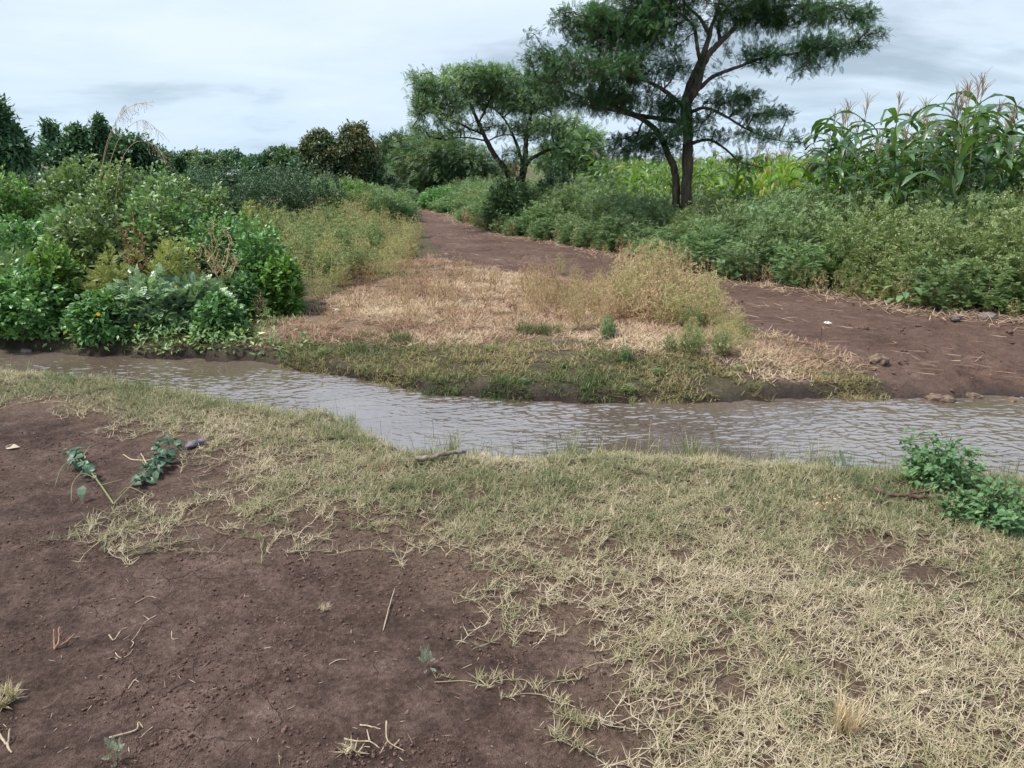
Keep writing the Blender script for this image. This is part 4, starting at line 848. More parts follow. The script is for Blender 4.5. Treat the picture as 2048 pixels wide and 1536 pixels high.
def corn_field():
    lab_n = ('tall dark green corn plant in the near corner of the field', 'corn', 'tall corn plants of the near corner')
    lab_y = ('shorter yellow-green corn plant in the field behind the weed bank', 'corn', 'yellow-green corn plants behind the weed bank')
    lab_l = ('green corn plant in the field margin near the acacia trunks', 'corn', 'green corn plants by the acacia trunks')
    near = []; t = 0
    while len(near) < 96 and t < 6000:
        t += 1; x, y = U(4.6, 9.5), U(8.9, 13.5)
        px, py = proj(x, y, 1.2)
        if px > 2180 or px < 1640: continue
        if y < np.interp(px, [1640, 1750, 1850, 2048, 2200], [11.6, 10.8, 9.8, 9.2, 9.0]): continue
        if any((x - a) ** 2 + (y - b_) ** 2 < .22 ** 2 for a, b_ in near): continue
        near.append((x, y))
    for x, y in near:
        px = proj(x, y, 1)[0]; o = use(CN[RNG.integers(4)])
        s = np.interp(px, [1640, 1690, 1750, 1800, 1870, 1940, 1990, 2100], [1.02, 1.10, .99, 1.06, 1.13, 1.12, 1.03, 1.02]) * np.interp(y, [9, 10.5, 13], [1.0, .98, .92]) * U(.76, 1.08)
        place(o, x, y, s); tag(o, *lab_n)
    pts = []; t = 0
    while len(pts) < 215 and t < 12000:
        t += 1; y = 13.2 + 17 * RNG.random() ** 1.4; x = U(1.0, 22)
        px = proj(x, y, 1.2)[0]
        if px < 1185 or px > 2120: continue
        if px < 1460 and y < 16.3: continue
        if any((x - a) ** 2 + (y - b_) ** 2 < .36 ** 2 for a, b_ in pts): continue
        pts.append((x, y))
    for x, y in pts:
        px = proj(x, y, 1)[0]; lft = px < 1470
        o = use((CN if (lft and RNG.random() < .65) else CY)[RNG.integers(4)])
        big = o.data is None and 'corn' in o.name and o.children and max(v[2] for c in o.children for v in c.bound_box) > 1.9
        s = (np.interp(px, [1185, 1300, 1480, 1700], [.72, .72, .66, .66]) if big else np.interp(px, [1185, 1400, 1600, 1800], [.98, .95, .98, 1.0])) * U(.88, 1.1) * (1.12 if RNG.random() < .1 else 1.0)
        place(o, x, y, s); tag(o, *(lab_l if lft else lab_y))
    # the rest of the field, too many to count
    b = MB(); n = 2600; y = 26 + 95 * RNG.random(n) ** 1.5; x = U(-.02, .95, n) * y + U(0, 3, n); keep = x > 3.0 + (y - 26) * .04; x, y = x[keep], y[keep]; n = len(x)
    for k in range(9):
        a = U(0, 6.28, n); z = 1.45 * (k + 1) / 9 * U(.9, 1.1, n); Ln = U(.4, .7, n); m = 4; tt = np.linspace(0, 1, m)
        th = .4 + U(1.2, 2.2, n)[:, None] * tt; dr = np.stack([np.sin(th) * np.cos(a)[:, None], np.sin(th) * np.sin(a)[:, None], np.cos(th)], -1)
        C = np.stack([x, y, z], 1)[:, None] + np.concatenate([np.zeros((n, 1, 3)), np.cumsum(dr[:, 1:] * (Ln / (m - 1))[:, None, None], 1)], 1)
        S = np.repeat(np.stack([-np.sin(a), np.cos(a), 0 * a], 1)[:, None], m, 1); w = np.broadcast_to(np.array([.03, .05, .04, .006]), (n, m)); b.ribbons(C, S, w, np.clip(U(0, .8, n) + .3 * (vn(x * .3, y * .3, 5) - .4), 0, 1))
    o = b.obj('distant_corn', M_CORNY); tag(o, 'distant yellow-green corn rows merging at the horizon', 'corn', None, 'stuff')
    b = MB(); k = RNG.integers(0, n, 5200); c = np.stack([x[k], y[k], U(1.4, 1.6, 5200)], 1); e = c + np.stack([U(-.12, .12, 5200), U(-.12, .12, 5200), U(.15, .32, 5200)], 1)
    b.edges(c, e, np.full(5200, .007), np.full(5200, .003), 3, U(0, 1, 5200)); o = b.obj('distant_tassels', M_TASSEL); tag(o, 'straw coloured tassels over the distant corn', 'corn', None, 'stuff')
corn_field()

# ---------------------------------------------------------------- grasses
def blades(b, base, az, lean, curl, L, w, var, k=4):
    n = len(base); t = np.linspace(0, 1, k); th = lean[:, None] + curl[:, None] * t
    d = np.stack([np.sin(th) * np.cos(az)[:, None], np.sin(th) * np.sin(az)[:, None], np.cos(th)], -1)
    C = base[:, None] + np.concatenate([np.zeros((n, 1, 3)), np.cumsum((d[:, 1:] + d[:, :-1]) / 2 * (L / (k - 1))[:, None, None], 1)], 1)
    C[:, :, 2] = np.maximum(C[:, :, 2], base[:, None, 2] + 0.002)
    S = np.repeat(np.stack([-np.sin(az), np.cos(az), U(-.4, .4, n)], 1)[:, None], k, 1)
    prof = np.array([.8, 1.0, .8, .12]) if k == 4 else np.array([1.0, .9, .1])
    b.ribbons(C, S, w[:, None] * prof[None], var)

def near_density(x, y):
    P = np.stack([x, y], 1); ds = sdpoly(P, SOIL); di = sdpoly(P, ISL); n = fbm(x * 2.6, y * 2.6, 101, 4); n2 = fbm(x * 7, y * 7, 103, 3)
    d = sst(0.10, -0.55, ds + (n - .5) * .55) * 0.95 + 0.05 * (ds < 0.1)
    n3 = fbm(x * 11, y * 11, 107, 3); d = d * sst(0.47, 0.60, .55 * n2 + .45 * n3 + 0.10 * sst(.2, -1.0, ds) + .16 * sst(1.2, .2, yn(x) - y)) * 1.25
    d = np.maximum(d, sst(-0.04, 0.08, di + (n2 - .5) * .12) * .9)
    return d * sst(-0.03, 0.10, yn(x) - y)
def near_var(x, y):
    n = fbm(x * 1.5, y * 1.5, 111, 3); g = sst(1.5, 0.15, yn(x) - y)            # greener beside the water
    di = sdpoly(np.stack([x, y], 1), ISL)
    return np.clip(0.76 - 0.36 * g * sst(.25, .6, n + .18) - 0.55 * (n - .5) - np.where(di > -.05, .08, 0), 0.05, 0.95)

def creeping_grass():
    b = MB(); N0 = 60000; y = 1.15 + (5.9 - 1.15) * RNG.random(N0) ** 1.1; x = U(-1, 1, N0) * (0.82 * y + .55)
    keep = RNG.random(N0) < near_density(x, y) * np.interp(y, [1.2, 2.2, 3.5, 6], [.165, .20, .33, .36]); x, y = x[keep], y[keep]; n = len(x)
    K = 6; az = U(0, 6.28, n); st = U(.018, .05, n); px, py = [x], [y]; a = az.copy()
    for k in range(K - 1):
        a = a + U(-.55, .55, n); px.append(px[-1] + np.cos(a) * st); py.append(py[-1] + np.sin(a) * st)
    X, Y = np.stack(px, 1), np.stack(py, 1)
    ok = (yn(X.ravel()) - Y.ravel() > -0.06).reshape(n, K).all(1); X, Y = X[ok], Y[ok]; n = len(X)
    Z = tz(X.ravel(), Y.ravel()).reshape(n, K) + 0.004 + 0.018 * RNG.random((n, K)) * np.sin(np.linspace(.2, 3, K))
    C = np.stack([X, Y, Z], -1); T = np.gradient(C, axis=1); S = np.stack([-T[..., 1], T[..., 0], 0 * T[..., 0]], -1); S = nrm(S)
    base = near_var(X[:, 0], Y[:, 0]); v0 = np.clip(base + RNG.normal(0, .22, n) + .5 * (fbm(X[:, 0] * 6, Y[:, 0] * 6, 113, 2) - .5), 0, 1)
    b.ribbons(C, S, np.full((n, K), .0011), np.clip(v0 + .12, 0, 1))
    m = n * K; rep = RNG.integers(3, 8, m); idx = np.repeat(np.arange(m), rep); q = len(idx)
    pos = C.reshape(-1, 3)[idx] + rdir(q) * .005; g = sst(.55, .2, np.repeat(v0, K)[idx])
    L = U(.018, .058, q) * (1 + .25 * g); lean = U(.55, 1.6, q) * (1 - .2 * g)
    blades(b, pos, U(0, 6.28, q), lean, U(-.45, .7, q), L, U(.0006, .00135, q), np.clip(np.repeat(v0, K)[idx] + RNG.normal(0, .13, q), 0, 1))
    o = b.obj('creeping_grass', M_CREEP); tag(o, 'half-dried creeping grass mat on the near bank of the stream', 'grass', None, 'stuff')
creeping_grass()

def water_edge_grass():
    b = MB(); n = 7000; x = U(-4.6, 3.4, n); x[2600:] = U(-.6, 3.3, 4400); x = x + .12 * np.sin(x * 9); y = yn(x) + np.abs(RNG.normal(0, .10, n)) * np.where(np.arange(n) < 4800, .7, 2.0) - .06
    z = np.maximum(tz(x, y), WZ - .02); tall = RNG.random(n) < .15
    L = np.where(tall, U(.08, .2, n), U(.03, .09, n)); blades(b, np.stack([x, y, z], 1), U(0, 6.28, n), U(0, .6, n), U(0, .9, n), L, U(.0010, .0017, n), np.clip(U(0, .6, n), 0, 1))
    o = b.obj('water_edge_grass', M_CREEP); tag(o, 'thin grass blades standing in the shallow water of the near bank', 'grass', None, 'stuff')
water_edge_grass()

def bank_grass():
    b = MB(); N0 = 70000; x = U(-6.5, 7.5, N0); o_ = RNG.random(N0) ** 1.15 * 2.0 - .04; y = yf(x) + o_
    P = np.stack([x, y], 1); dp = sdpoly(P, DRYP); dt = sdpoly(P, TRACK); n1 = fbm(x * 3.2, y * 3.2, 121, 4)
    px, py = proj(x, y, 0)
    d = sst(0.15, -.25, dp + (n1 - .5) * .7) * sst(-.02, -.25, dt + (n1 - .5) * .3) * sst(.40, .60, .5 * n1 + .5 * fbm(x * 9, y * 9, 127, 3) + .03)
    d = d * np.where(px < 560, sst(.10, .35, o_) * .8, sst(-.02, .06, o_ + (n1 - .5) * .2)) * np.where(px > 1830, .45, 1)
    keep = RNG.random(N0) < d; x, y, n1 = x[keep], y[keep], n1[keep]; n = len(x); px = proj(x, y, 0)[0]
    z = tz(x, y); g = fbm(x * 1.7, y * 1.7, 131, 3); v = np.clip(.42 + 1.7 * (g - .46) + RNG.normal(0, .18, n) + np.where(px > 1300, .12, 0), 0, 1)
    rep = 4; idx = np.repeat(np.arange(n), rep); q = len(idx)
    blades(b, np.stack([x, y, z], 1)[idx] + rdir(q) * [.012, .012, 0], U(0, 6.28, q), U(.4, 1.5, q), U(-.2, .8, q), U(.022, .07, q), U(.0014, .0026, q), np.clip(v[idx] + RNG.normal(0, .16, q), 0, 1))
    o = b.obj('bank_grass', M_BANK); tag(o, 'short olive green grass over the far bank of the stream', 'grass', None, 'stuff')
bank_grass()

def dry_grass():
    b = MB(); lo, hi = DRYP.min(0) - .3, DRYP.max(0) + .3; N0 = 90000; x, y = U(lo[0], hi[0], N0), U(lo[1], hi[1], N0); P = np.stack([x, y], 1)
    dp = sdpoly(P, DRYP); n1 = fbm(x * 2.8, y * 2.8, 141, 4); dt = sdpoly(P, TRACK)
    keep = (RNG.random(N0) < sst(-.35, .1, dp + (n1 - .5) * .8) * sst(.43, .62, .5 * n1 + .5 * fbm(x * 8, y * 8, 147, 3) + .05)) & (dt < .05) & (yf(x) < y - .1); x, y = x[keep], y[keep]; n = len(x)
    z = tz(x, y); g = fbm(x * 1.6, y * 1.6, 151, 3); v = np.clip(.62 + 1.5 * (g - .5) + RNG.normal(0, .2, n), 0, 1)
    idx = np.repeat(np.arange(n), 3); q = len(idx)
    blades(b, np.stack([x, y, z], 1)[idx] + rdir(q) * [.015, .015, 0], U(0, 6.28, q), U(.9, 1.56, q), U(-.2, .3, q), U(.03, .12, q), U(.0013, .0024, q), np.clip(v[idx] + RNG.normal(0, .1, q), 0, 1))
    # bits of straw strewn along the track edges
    m = 5000; t = RNG.integers(0, len(TRK_R) - 1, m); f = RNG.random(m)[:, None]; p = TRK_R[t] * (1 - f) + TRK_R[t + 1] * f + np.stack([RNG.normal(0, .18, m), RNG.normal(.05, .22, m)], 1)
    blades(b, np.concatenate([p, tz(p[:, 0], p[:, 1])[:, None]], 1), U(0, 6.28, m), U(1.0, 1.55, m), U(-.1, .3, m), U(.05, .16, m), U(.0015, .003, m), U(.5, 1, m))
    o = b.obj('dry_grass', M_DRY); tag(o, 'flattened pinkish straw covering the dry patch and the track edges', 'grass', None, 'stuff')
dry_grass()

def undergrowth():
    b = MB(); n = 34000; d = 5.9 + 16 * RNG.random(n) ** 1.9; px = -150 + 790 * RNG.random(n) ** 1.25 * U(.75, 1, n); x = (px - 1024) / FPX * d * 1.02; y = d
    k = (y > yf(x) + .05) & (sdpoly(np.stack([x, y], 1), DRYP) < -.15); x, y = x[k], y[k]
    t = RNG.integers(0, len(TRK_R) - 1, 9000); f = RNG.random(9000)[:, None]; e = TRK_R[t] * (1 - f) + TRK_R[t + 1] * f + np.stack([U(0, .5, 9000), .12 + 1.8 * RNG.random(9000)], 1)
    k = sdpoly(e, TRACK) < -.1; e = e[k]; x = np.concatenate([x, e[:, 0]]); y = np.concatenate([y, e[:, 1]]); n = len(x)
    z = tz(x, y) + U(.01, .16, n); X, Y, Z = frames(rdir(n) + [0, 0, .2], np.array([[0, 0, 1.]]) + rdir(n) * .5)
    b.inst(DIAM, np.stack([x, y, z], 1), X, Y, Z, U(.03, .075, n), U(0, .9, n)); o = b.obj('undergrowth', M_VINE); tag(o, 'low green undergrowth at the feet of the bushes', 'undergrowth', None, 'stuff')
undergrowth()

# ---------------------------------------------------------------- loose soil, litter
def rocky(n_lat=1, seed=0):
    """a small rounded lump template"""
    t = (1 + 5 ** .5) / 2; V = nrm(np.array([(-1, t, 0), (1, t, 0), (-1, -t, 0), (1, -t, 0), (0, -1, t), (0, 1, t), (0, -1, -t), (0, 1, -t), (t, 0, -1), (t, 0, 1), (-t, 0, -1), (-t, 0, 1)], float))
    F = [(0, 11, 5), (0, 5, 1), (0, 1, 7), (0, 7, 10), (0, 10, 11), (1, 5, 9), (5, 11, 4), (11, 10, 2), (10, 7, 6), (7, 1, 8), (3, 9, 4), (3, 4, 2), (3, 2, 6), (3, 6, 8), (3, 8, 9), (4, 9, 5), (2, 4, 11), (6, 2, 10), (8, 6, 7), (9, 8, 1)]
    for _ in range(n_lat):
        V = list(map(tuple, V)); ix = {}; nf = []
        def mid(a, b_):
            k = (min(a, b_), max(a, b_))
            if k not in ix: ix[k] = len(V); V.append(tuple((np.array(V[a]) + np.array(V[b_])) / 2))
            return ix[k]
        for a, b_, c in F:
            p, q, r = mid(a, b_), mid(b_, c), mid(c, a); nf += [(a, p, r), (b_, q, p), (c, r, q), (p, q, r)]
        F = nf; V = nrm(np.array(V, float))
    r = np.random.default_rng(seed); V = V * (1 + .30 * (fbm(V[:, 0] * 1.7 + seed, V[:, 1] * 1.7 + V[:, 2] * 1.3, seed, 3) - .5)[:, None] * 2) + r.normal(0, .03, V.shape)
    return (V, np.zeros((0, 4), int), np.array(F))
def soil_crumbs():
    b = MB(); T0 = [rocky(0, s) for s in (1, 2, 3)]
    n = 60000; y = 1.2 + 3.2 * RNG.random(n) ** 1.3; x = U(-1, .55, n) * (.78 * y + .4); ds = sdpoly(np.stack([x, y], 1), SOIL)
    cl = fbm(x * 4, y * 4, 161, 3); k = (ds > -.5) & (RNG.random(n) < sst(.40, .68, cl) + .06); x, y = x[k], y[k]; n = len(x)
    s = .0017 * (1 - RNG.random(n)) ** -.58; s = np.minimum(s, .0075) * U(.7, 1.1, n); p = np.stack([x, y, tz(x, y) + s * .3], 1)
    for j, T in enumerate(T0):
        q = np.arange(n) % 3 == j; m = q.sum(); X, Y, Z = frames(rdir(m), rdir(m)); b.inst(T, p[q], X, Y, Z, np.stack([s[q], s[q] * U(.7, 1.2, m), s[q] * U(.6, 1, m)], 1), .5)
    o = b.obj('soil_crumbs', M_SOILC, smooth=False); tag(o, 'dark crumbs of soil strewn over the bare ground', 'soil', None, 'stuff')
    b = MB(); n = 900; y = 1.2 + 3.4 * RNG.random(n) ** 1.2; x = U(-1, .6, n) * (.78 * y + .4); k = sdpoly(np.stack([x, y], 1), SOIL) > -.3; x, y = x[k], y[k]; n = len(x)
    blades(b, np.stack([x, y, tz(x, y) + .003], 1), U(0, 6.28, n), U(1.2, 1.55, n), U(-.1, .4, n), U(.006, .02, n) * (1 + 2 * RNG.random(n) ** 4), U(.0004, .0011, n), U(.6, 1, n))
    o = b.obj('straw_chaff', M_CREEP); tag(o, 'tiny scraps of straw strewn over the bare soil', 'straw', None, 'stuff')
def track_clods():
    b = MB(); T0 = [rocky(1, s_) for s_ in (41, 42, 43)]; n = 9000; x = U(-3, 8, n); y = 5.0 + 12 * RNG.random(n) ** 1.4
    dt = sdpoly(np.stack([x, y], 1), TRACK); cl = fbm(x * 2.5, y * 2.5, 171, 3); ford = sst(2.0, 3.6, x) * sst(9, 6.5, y)
    k = (dt > -.25) & (y > yf(x) + .02) & (RNG.random(n) < .05 + .5 * sst(.45, .65, cl) * (.35 + ford)); x, y, ford = x[k], y[k], ford[k]; n = len(x)
    s_ = np.minimum(.005 * (1 - RNG.random(n)) ** -.5, .012 + .022 * ford); p = np.stack([x, y, tz(x, y) + s_ * .02], 1)
    for j, T in enumerate(T0):
        q = np.arange(n) % 3 == j; m = q.sum(); X, Y, Z = frames(rdir(m) * [1, 1, .2], np.array([[0, 0, 1.]]) + rdir(m) * .3); b.inst(T, p[q], X, Y, Z, np.stack([s_[q], s_[q] * U(.8, 1.5, m), s_[q] * U(.35, .6, m)], 1), .5)
    o = b.obj('track_clods', M_SOILC, smooth=True); tag(o, 'earth clods trampled over the track and the ford', 'soil', None, 'stuff')
    b = MB(); n = 4200; x = U(-3, 8, n); y = 5.2 + 12 * RNG.random(n) ** 1.5; k = (sdpoly(np.stack([x, y], 1), TRACK) > -.2) & (y > yf(x) + .1) & (RNG.random(n) < sst(.35, .65, fbm(x * 2, y * 2, 173, 3)) + .1); x, y = x[k], y[k]; n = len(x)
    blades(b, np.stack([x, y, tz(x, y) + .006], 1), np.where(RNG.random(n) < .6, RNG.normal(2.75, .3, n), U(0, 6.28, n)), U(1.4, 1.57, n), U(-.05, .15, n), U(.05, .22, n), U(.0015, .003, n), U(.4, 1, n))
    o = b.obj('track_straw', M_DRY); tag(o, 'flattened straw bits trodden into the track', 'straw', None, 'stuff')
M_SOILC = barkmat('soil_crumb', (0.060, 0.035, 0.027), (0.19, 0.12, 0.094), 60, 0.95, 1.0)
soil_crumbs()
track_clods()

def on_ground(pts, lift=0.004):
    A = np.array([tuple(p) + (0.0,) * (3 - len(p)) for p in pts], float); g = G(A[:, 0], A[:, 1], 0.0); z = tz(g[:, 0], g[:, 1]) + lift
    if A.shape[1] > 2: z = z + A[:, 2]
    return np.stack([g[:, 0], g[:, 1], z], 1)
def stick(name, label, cat, lines, r, mat, sides=6, wob_=0.0):
    c = on_ground(lines[0])[0]; b = MB()
    for L_ in lines:
        C = catmull(on_ground(L_, r), 5) if len(L_) > 2 else np.linspace(*on_ground(L_, r), 5)
        C = C + rdir(len(C)) * r * (.25 + wob_); b.tube(C - c, np.linspace(r, r * .55, len(C)), sides)
    o = b.obj(name, mat, smooth=True); o.location = c; tag(o, label, cat); return o
stick('log', 'short grey driftwood stick lying at the near water edge', 'stick', [[(832, 937, .02), (860, 935, .025), (895, 930, .03), (932, 922, .03)]], .017, M_WOOD, 9)
stick('root', 'curved red-brown dead branch under the leafy plant', 'stick', [[(1745, 1000, .028), (1768, 1010, .026), (1800, 1012, .02), (1828, 1008, .024), (1862, 1000, .015)], [(1815, 1014, .018), (1858, 1016, .018), (1880, 1010, .01)]], .011, M_WOODR, 8)
stick('stick', 'pale straight stick in the straw near the stream', 'stick', [[(512, 962), (535, 966), (566, 972)]], .0045, M_WOODP)
stick('twig', 'pale forked twig on the soil behind the cut leafy stem', 'twig', [[(298, 950), (292, 932), (283, 912)], [(295, 930), (265, 924), (247, 914)], [(295, 928), (312, 928)]], .0055, M_WOODP)
stick('twig', 'rusty forked twig on the bare soil', 'twig', [[(112, 1310), (110, 1296), (113, 1284, .03)], [(113, 1307), (136, 1298, .012), (153, 1286, .02)], [(113, 1308), (122, 1300, .02), (124, 1285, .04)]], .0042, M_TWIGR)
stick('straw', 'sharply bent straw on the bare soil', 'straw', [[(220, 1279), (229, 1286), (244, 1265), (255, 1258)]], .0026, M_WOODP)
stick('straw', 'long hooked straw stalk on the bare soil beside the bent straw', 'straw', [[(314, 1237), (291, 1251), (269, 1279), (241, 1307)], [(228, 1306), (241, 1321), (258, 1317), (267, 1303)], [(300, 1246), (288, 1236)], [(262, 1300), (268, 1290), (262, 1285)]], .0020, M_WOODP)
stick('straw', 'pale jointed straw with a kinked end near the small blue-green sprout', 'straw', [[(220, 1488), (272, 1471), (279, 1457, .01), (288, 1464)]], .0030, M_WOODP)
stick('straw', 'thin straight straw beside the kinked one', 'straw', [[(307, 1461), (296, 1471), (286, 1481)]], .0017, M_WOODP)
stick('twig', 'short grey twig on the crumbly soil', 'twig', [[(398, 1349), (410, 1336), (422, 1324)]], .0025, M_WOOD)
stick('straw', 'small L-shaped straw on the bare soil', 'straw', [[(344, 1265), (345, 1281), (359, 1279)]], .0020, M_WOODP)
stick('straw', 'forked straw scrap on the crumbly soil', 'straw', [[(258, 1384), (270, 1366), (279, 1370)], [(266, 1371), (275, 1362)]], .0022, M_WOODP)
stick('twig', 'dry branching root scrap at the near corner of the soil', 'twig', [[(0, 1481), (17, 1502), (25, 1485, .02)], [(17, 1500), (22, 1512), (27, 1516)]], .0040, M_WOODP)
stick('straw', 'slightly arched straw on the soil above the long hooked stalk', 'straw', [[(272, 1211), (297, 1198), (314, 1200)]], .0020, M_WOODP)
stick('straw', 'curved yellow straw lying alone mid soil', 'straw', [[(659, 1331), (675, 1323), (694, 1320)]], .0024, M_WOODP)
stick('twig', 'thick brown twig at the border of soil and grass', 'twig', [[(952, 1276), (970, 1286), (1001, 1291)]], .0042, M_WOODR)
stick('straw', 'upright leaning straw stalk at the tip of the grass tongue', 'straw', [[(767, 1262), (778, 1223, .01), (790, 1192, .03)]], .0026, M_WOODP)
stick('straw', 'bluish white straw piece on the soil above two forked runners', 'straw', [[(720, 1457), (741, 1460), (762, 1464)]], .0030, M_WOODP)
stick('runner', 'dry forked grass runner with a white straw above it', 'runner', [[(689, 1485), (715, 1489), (740, 1492), (760, 1506)], [(740, 1492), (735, 1470, .01)]], .0028, M_WOODP)
stick('runner', 'dry grass runner bent like a wishbone', 'runner', [[(774, 1460, .02), (776, 1492), (809, 1509)], [(776, 1492), (760, 1515)], [(790, 1500), (800, 1492, .01)]], .0026, M_WOODP)

def star_tufts(name, label, cat, line, n_tuft, size, mat, v0, spread=.02, up=.5, group=None, r=.0016):
    c = on_ground(line[:1])[0]; C = catmull(on_ground(line, .004), 6) if len(line) > 1 else np.repeat(c[None], 2, 0); b = MB()
    if len(line) > 1: b.tube(C - c, r, 5, v0)
    i = RNG.integers(0, len(C), n_tuft); pos = C[i] + rdir(n_tuft) * spread * [1, 1, .1]; idx = np.repeat(np.arange(n_tuft), 6); q = len(idx)
    blades(b, pos[idx] - c, U(0, 6.28, q), U(.2, 1.4, q) * (1.3 - up), U(-.2, .8, q), size * U(.5, 1.2, q), np.minimum(size * U(.028, .045, q), U(.0008, .0014, q)), np.clip(v0 + RNG.normal(0, .13, q), 0, 1))
    o = b.obj(name, mat); o.location = c; tag(o, label, cat, group); return o
star_tufts('runner', 'long dry runner with leafy tip crossing the soil edge', 'runner', [(869, 1373), (931, 1370), (973, 1380), (998, 1370), (1047, 1370), (1071, 1380), (1106, 1366), (1158, 1365)], 26, .045, M_CREEP, .62)
star_tufts('runner', 'dry branching runner below the long one', 'runner', [(1012, 1403), (1045, 1398), (1080, 1395), (1120, 1408), (1150, 1420)], 18, .04, M_CREEP, .75)
star_tufts('grass_tuft', 'orange-straw upright dry tuft among the near grass', 'tuft', [(1690, 1478)], 26, .11, M_PDRY, .8, .035, 1.0, r=.001)
star_tufts('grass_tuft', 'pale dense tuft cut off at the edge of the bare soil', 'tuft', [(2, 1415)], 60, .05, M_CREEP, .72, .04, .4)
star_tufts('grass_tuft', 'dry star-shaped tuft alone on the soil by the lowest runners', 'tuft', [(1105, 1480), (1130, 1495), (1165, 1510)], 16, .055, M_CREEP, .7)
star_tufts('grass_tuft', 'pale tuft on the soil beside the star-shaped one', 'tuft', [(1110, 1440), (1150, 1450), (1180, 1462)], 22, .045, M_CREEP, .55)
star_tufts('grass_tuft', 'tiny straw tuft alone on the soil mid way', 'tuft', [(648, 1222)], 9, .035, M_CREEP, .85, .012)
star_tufts('grass_tuft', 'scruffy straw tuft by the near corner root scrap', 'tuft', [(690, 1510), (705, 1522)], 10, .035, M_CREEP, .8)
star_tufts('grass_tuft', 'reddish withered tuft beside the grey driftwood stick', 'tuft', [(770, 948), (745, 955)], 34, .05, M_PDRY, .1, .06)
star_tufts('grass_tuft', 'bright green leafy tuft on the far bank of the stream', 'tuft', [(805, 706)], 60, .11, M_BANK, .10, .09, .5)
star_tufts('grass_tuft', 'dark green tuft at the far water edge', 'tuft', [(968, 792)], 50, .09, M_BANK, .10, .09, .5)
star_tufts('grass_tuft', 'green tuft in the middle of the far bank between dry grass and water', 'tuft', [(1055, 690)], 60, .12, M_BANK, .10, .09, .5)
star_tufts('grass_tuft', 'olive tuft beside the middle green tuft of the far bank', 'tuft', [(1100, 692)], 50, .11, M_BANK, .35, .09, .8)

M_SPROUT = leafmat('sprout_leaf', [(0, (0.16, 0.22, 0.16)), (1, (0.34, 0.40, 0.31))], .6, .2, .3, 0, 0)
def sprout(label, px, py, s):
    c = on_ground([(px, py)])[0]; o = empty('sprout', c); tag(o, label, 'sprout'); a = MB(); b = MB(); n = 26
    pos = np.stack([RNG.normal(0, .2, n) * s, RNG.normal(0, .2, n) * s, U(.1, 1, n) * s], 1); X, Y, Z = frames(nrm(pos) + rdir(n) * .4, rdir(n) + [0, 0, 1])
    b.inst(DISSECT, pos, X, Y, Z, U(.4, .75, n) * s, U(.4, 1, n)); b.obj('foliage', M_SPROUT, o); a.tube([(0, 0, -.005), (0, 0, s * .5), (.01, 0, s)], .0018, 4); a.obj('stem', M_STEM, o)
sprout('small grey-green sprout standing alone on the bare soil', 853, 1345, .045)
sprout('blue-green sprout at the lower edge of the bare soil', 237, 1530, .04)
sprout('small leafy sprout at the near water edge beside the leafy plant', 1682, 945, .07)

def senna():
    c = on_ground([(229, 1018)])[0]; o = empty('cut_leafy_stem', c); tag(o, 'uprooted leafy plant with long curved pods lying on the bare soil', 'plant'); s, p, f = MB(), MB(), MB()
    st1 = catmull(on_ground([(229, 1018, .01), (205, 990, .03), (180, 962, .05), (160, 940, .06), (147, 927, .06)]), 5); st2 = catmull(on_ground([(229, 1018, .01), (262, 992, .03), (300, 965, .05), (318, 948, .06), (335, 935, .05)]), 5)
    st3 = catmull(on_ground([(305, 960, .05), (322, 920, .07), (345, 908, .07), (370, 925, .04)]), 5)
    for S_, r in ((st1, .0045), (st2, .004), (st3, .0022)): s.tube(S_ - c, np.linspace(r, r * .45, len(S_)), 6, .8)
    for pk, L_ in enumerate(([(178, 960, .05), (160, 950, .08), (130, 962, .07), (112, 985, .02)], [(196, 980, .04), (170, 980, .07), (150, 995, .05), (144, 1013, .01)], [(165, 945, .06), (185, 925, .08), (200, 913, .07)], [(300, 965, .05), (283, 950, .08), (283, 960, .09)],
               [(240, 1005, .02), (262, 1000, .05), (300, 1008, .02)], [(208, 990, .03), (228, 988, .05), (250, 985, .05)])):
        C = catmull(on_ground(L_), 6); p = MB(); p.tube(C - c, np.linspace(.0024, .0014, len(C)), 5, .9); p.obj('pod', M_STEM, o, smooth=True)
    def leaves(S_, n, t0, sz):
        i = RNG.integers(int(len(S_) * t0), len(S_), n); q = S_[i] + rdir(n) * .028; q[:, 2] = np.maximum(q[:, 2], c[2] + .012)
        X, Y, Z = frames(rdir(n) * [1, 1, .35] + [0, 0, -.25], np.array([[0, -.35, 1.]]) + rdir(n) * .5); f.inst(OVATE, q - c, X, Y, Z, np.stack([sz * 1.15 * U(.7, 1.2, n), sz * U(.7, 1.2, n), np.full(n, sz)], 1), U(.1, .8, n))
    leaves(st1, 46, .45, .052); leaves(st2, 62, .3, .052); leaves(st3, 26, .3, .046); leaves(st1, 9, .1, .04)
    q = on_ground([(172, 1003, .02), (318, 978, .03)]); X, Y, Z = frames(np.array([[.1, -.6, -.6], [.0, -.4, -.8]]), np.array([[0, -1, .6], [0, -1, .4]])); f.inst(OVATE, q - c + [[0, 0, .05], [0, 0, .05]], X, Y, Z, np.array([.075, .06]), np.array([.75, .95]))
    s.obj('stem', M_STEM, o); f.obj('foliage', M_SENNA, o)
M_SENNA = leafmat('senna_leaf', [(0, (0.04, 0.095, 0.055)), (.7, (0.075, 0.145, 0.085)), (1, (0.14, 0.22, 0.12))], 0.45, .2, .45, 0, 0)
senna()

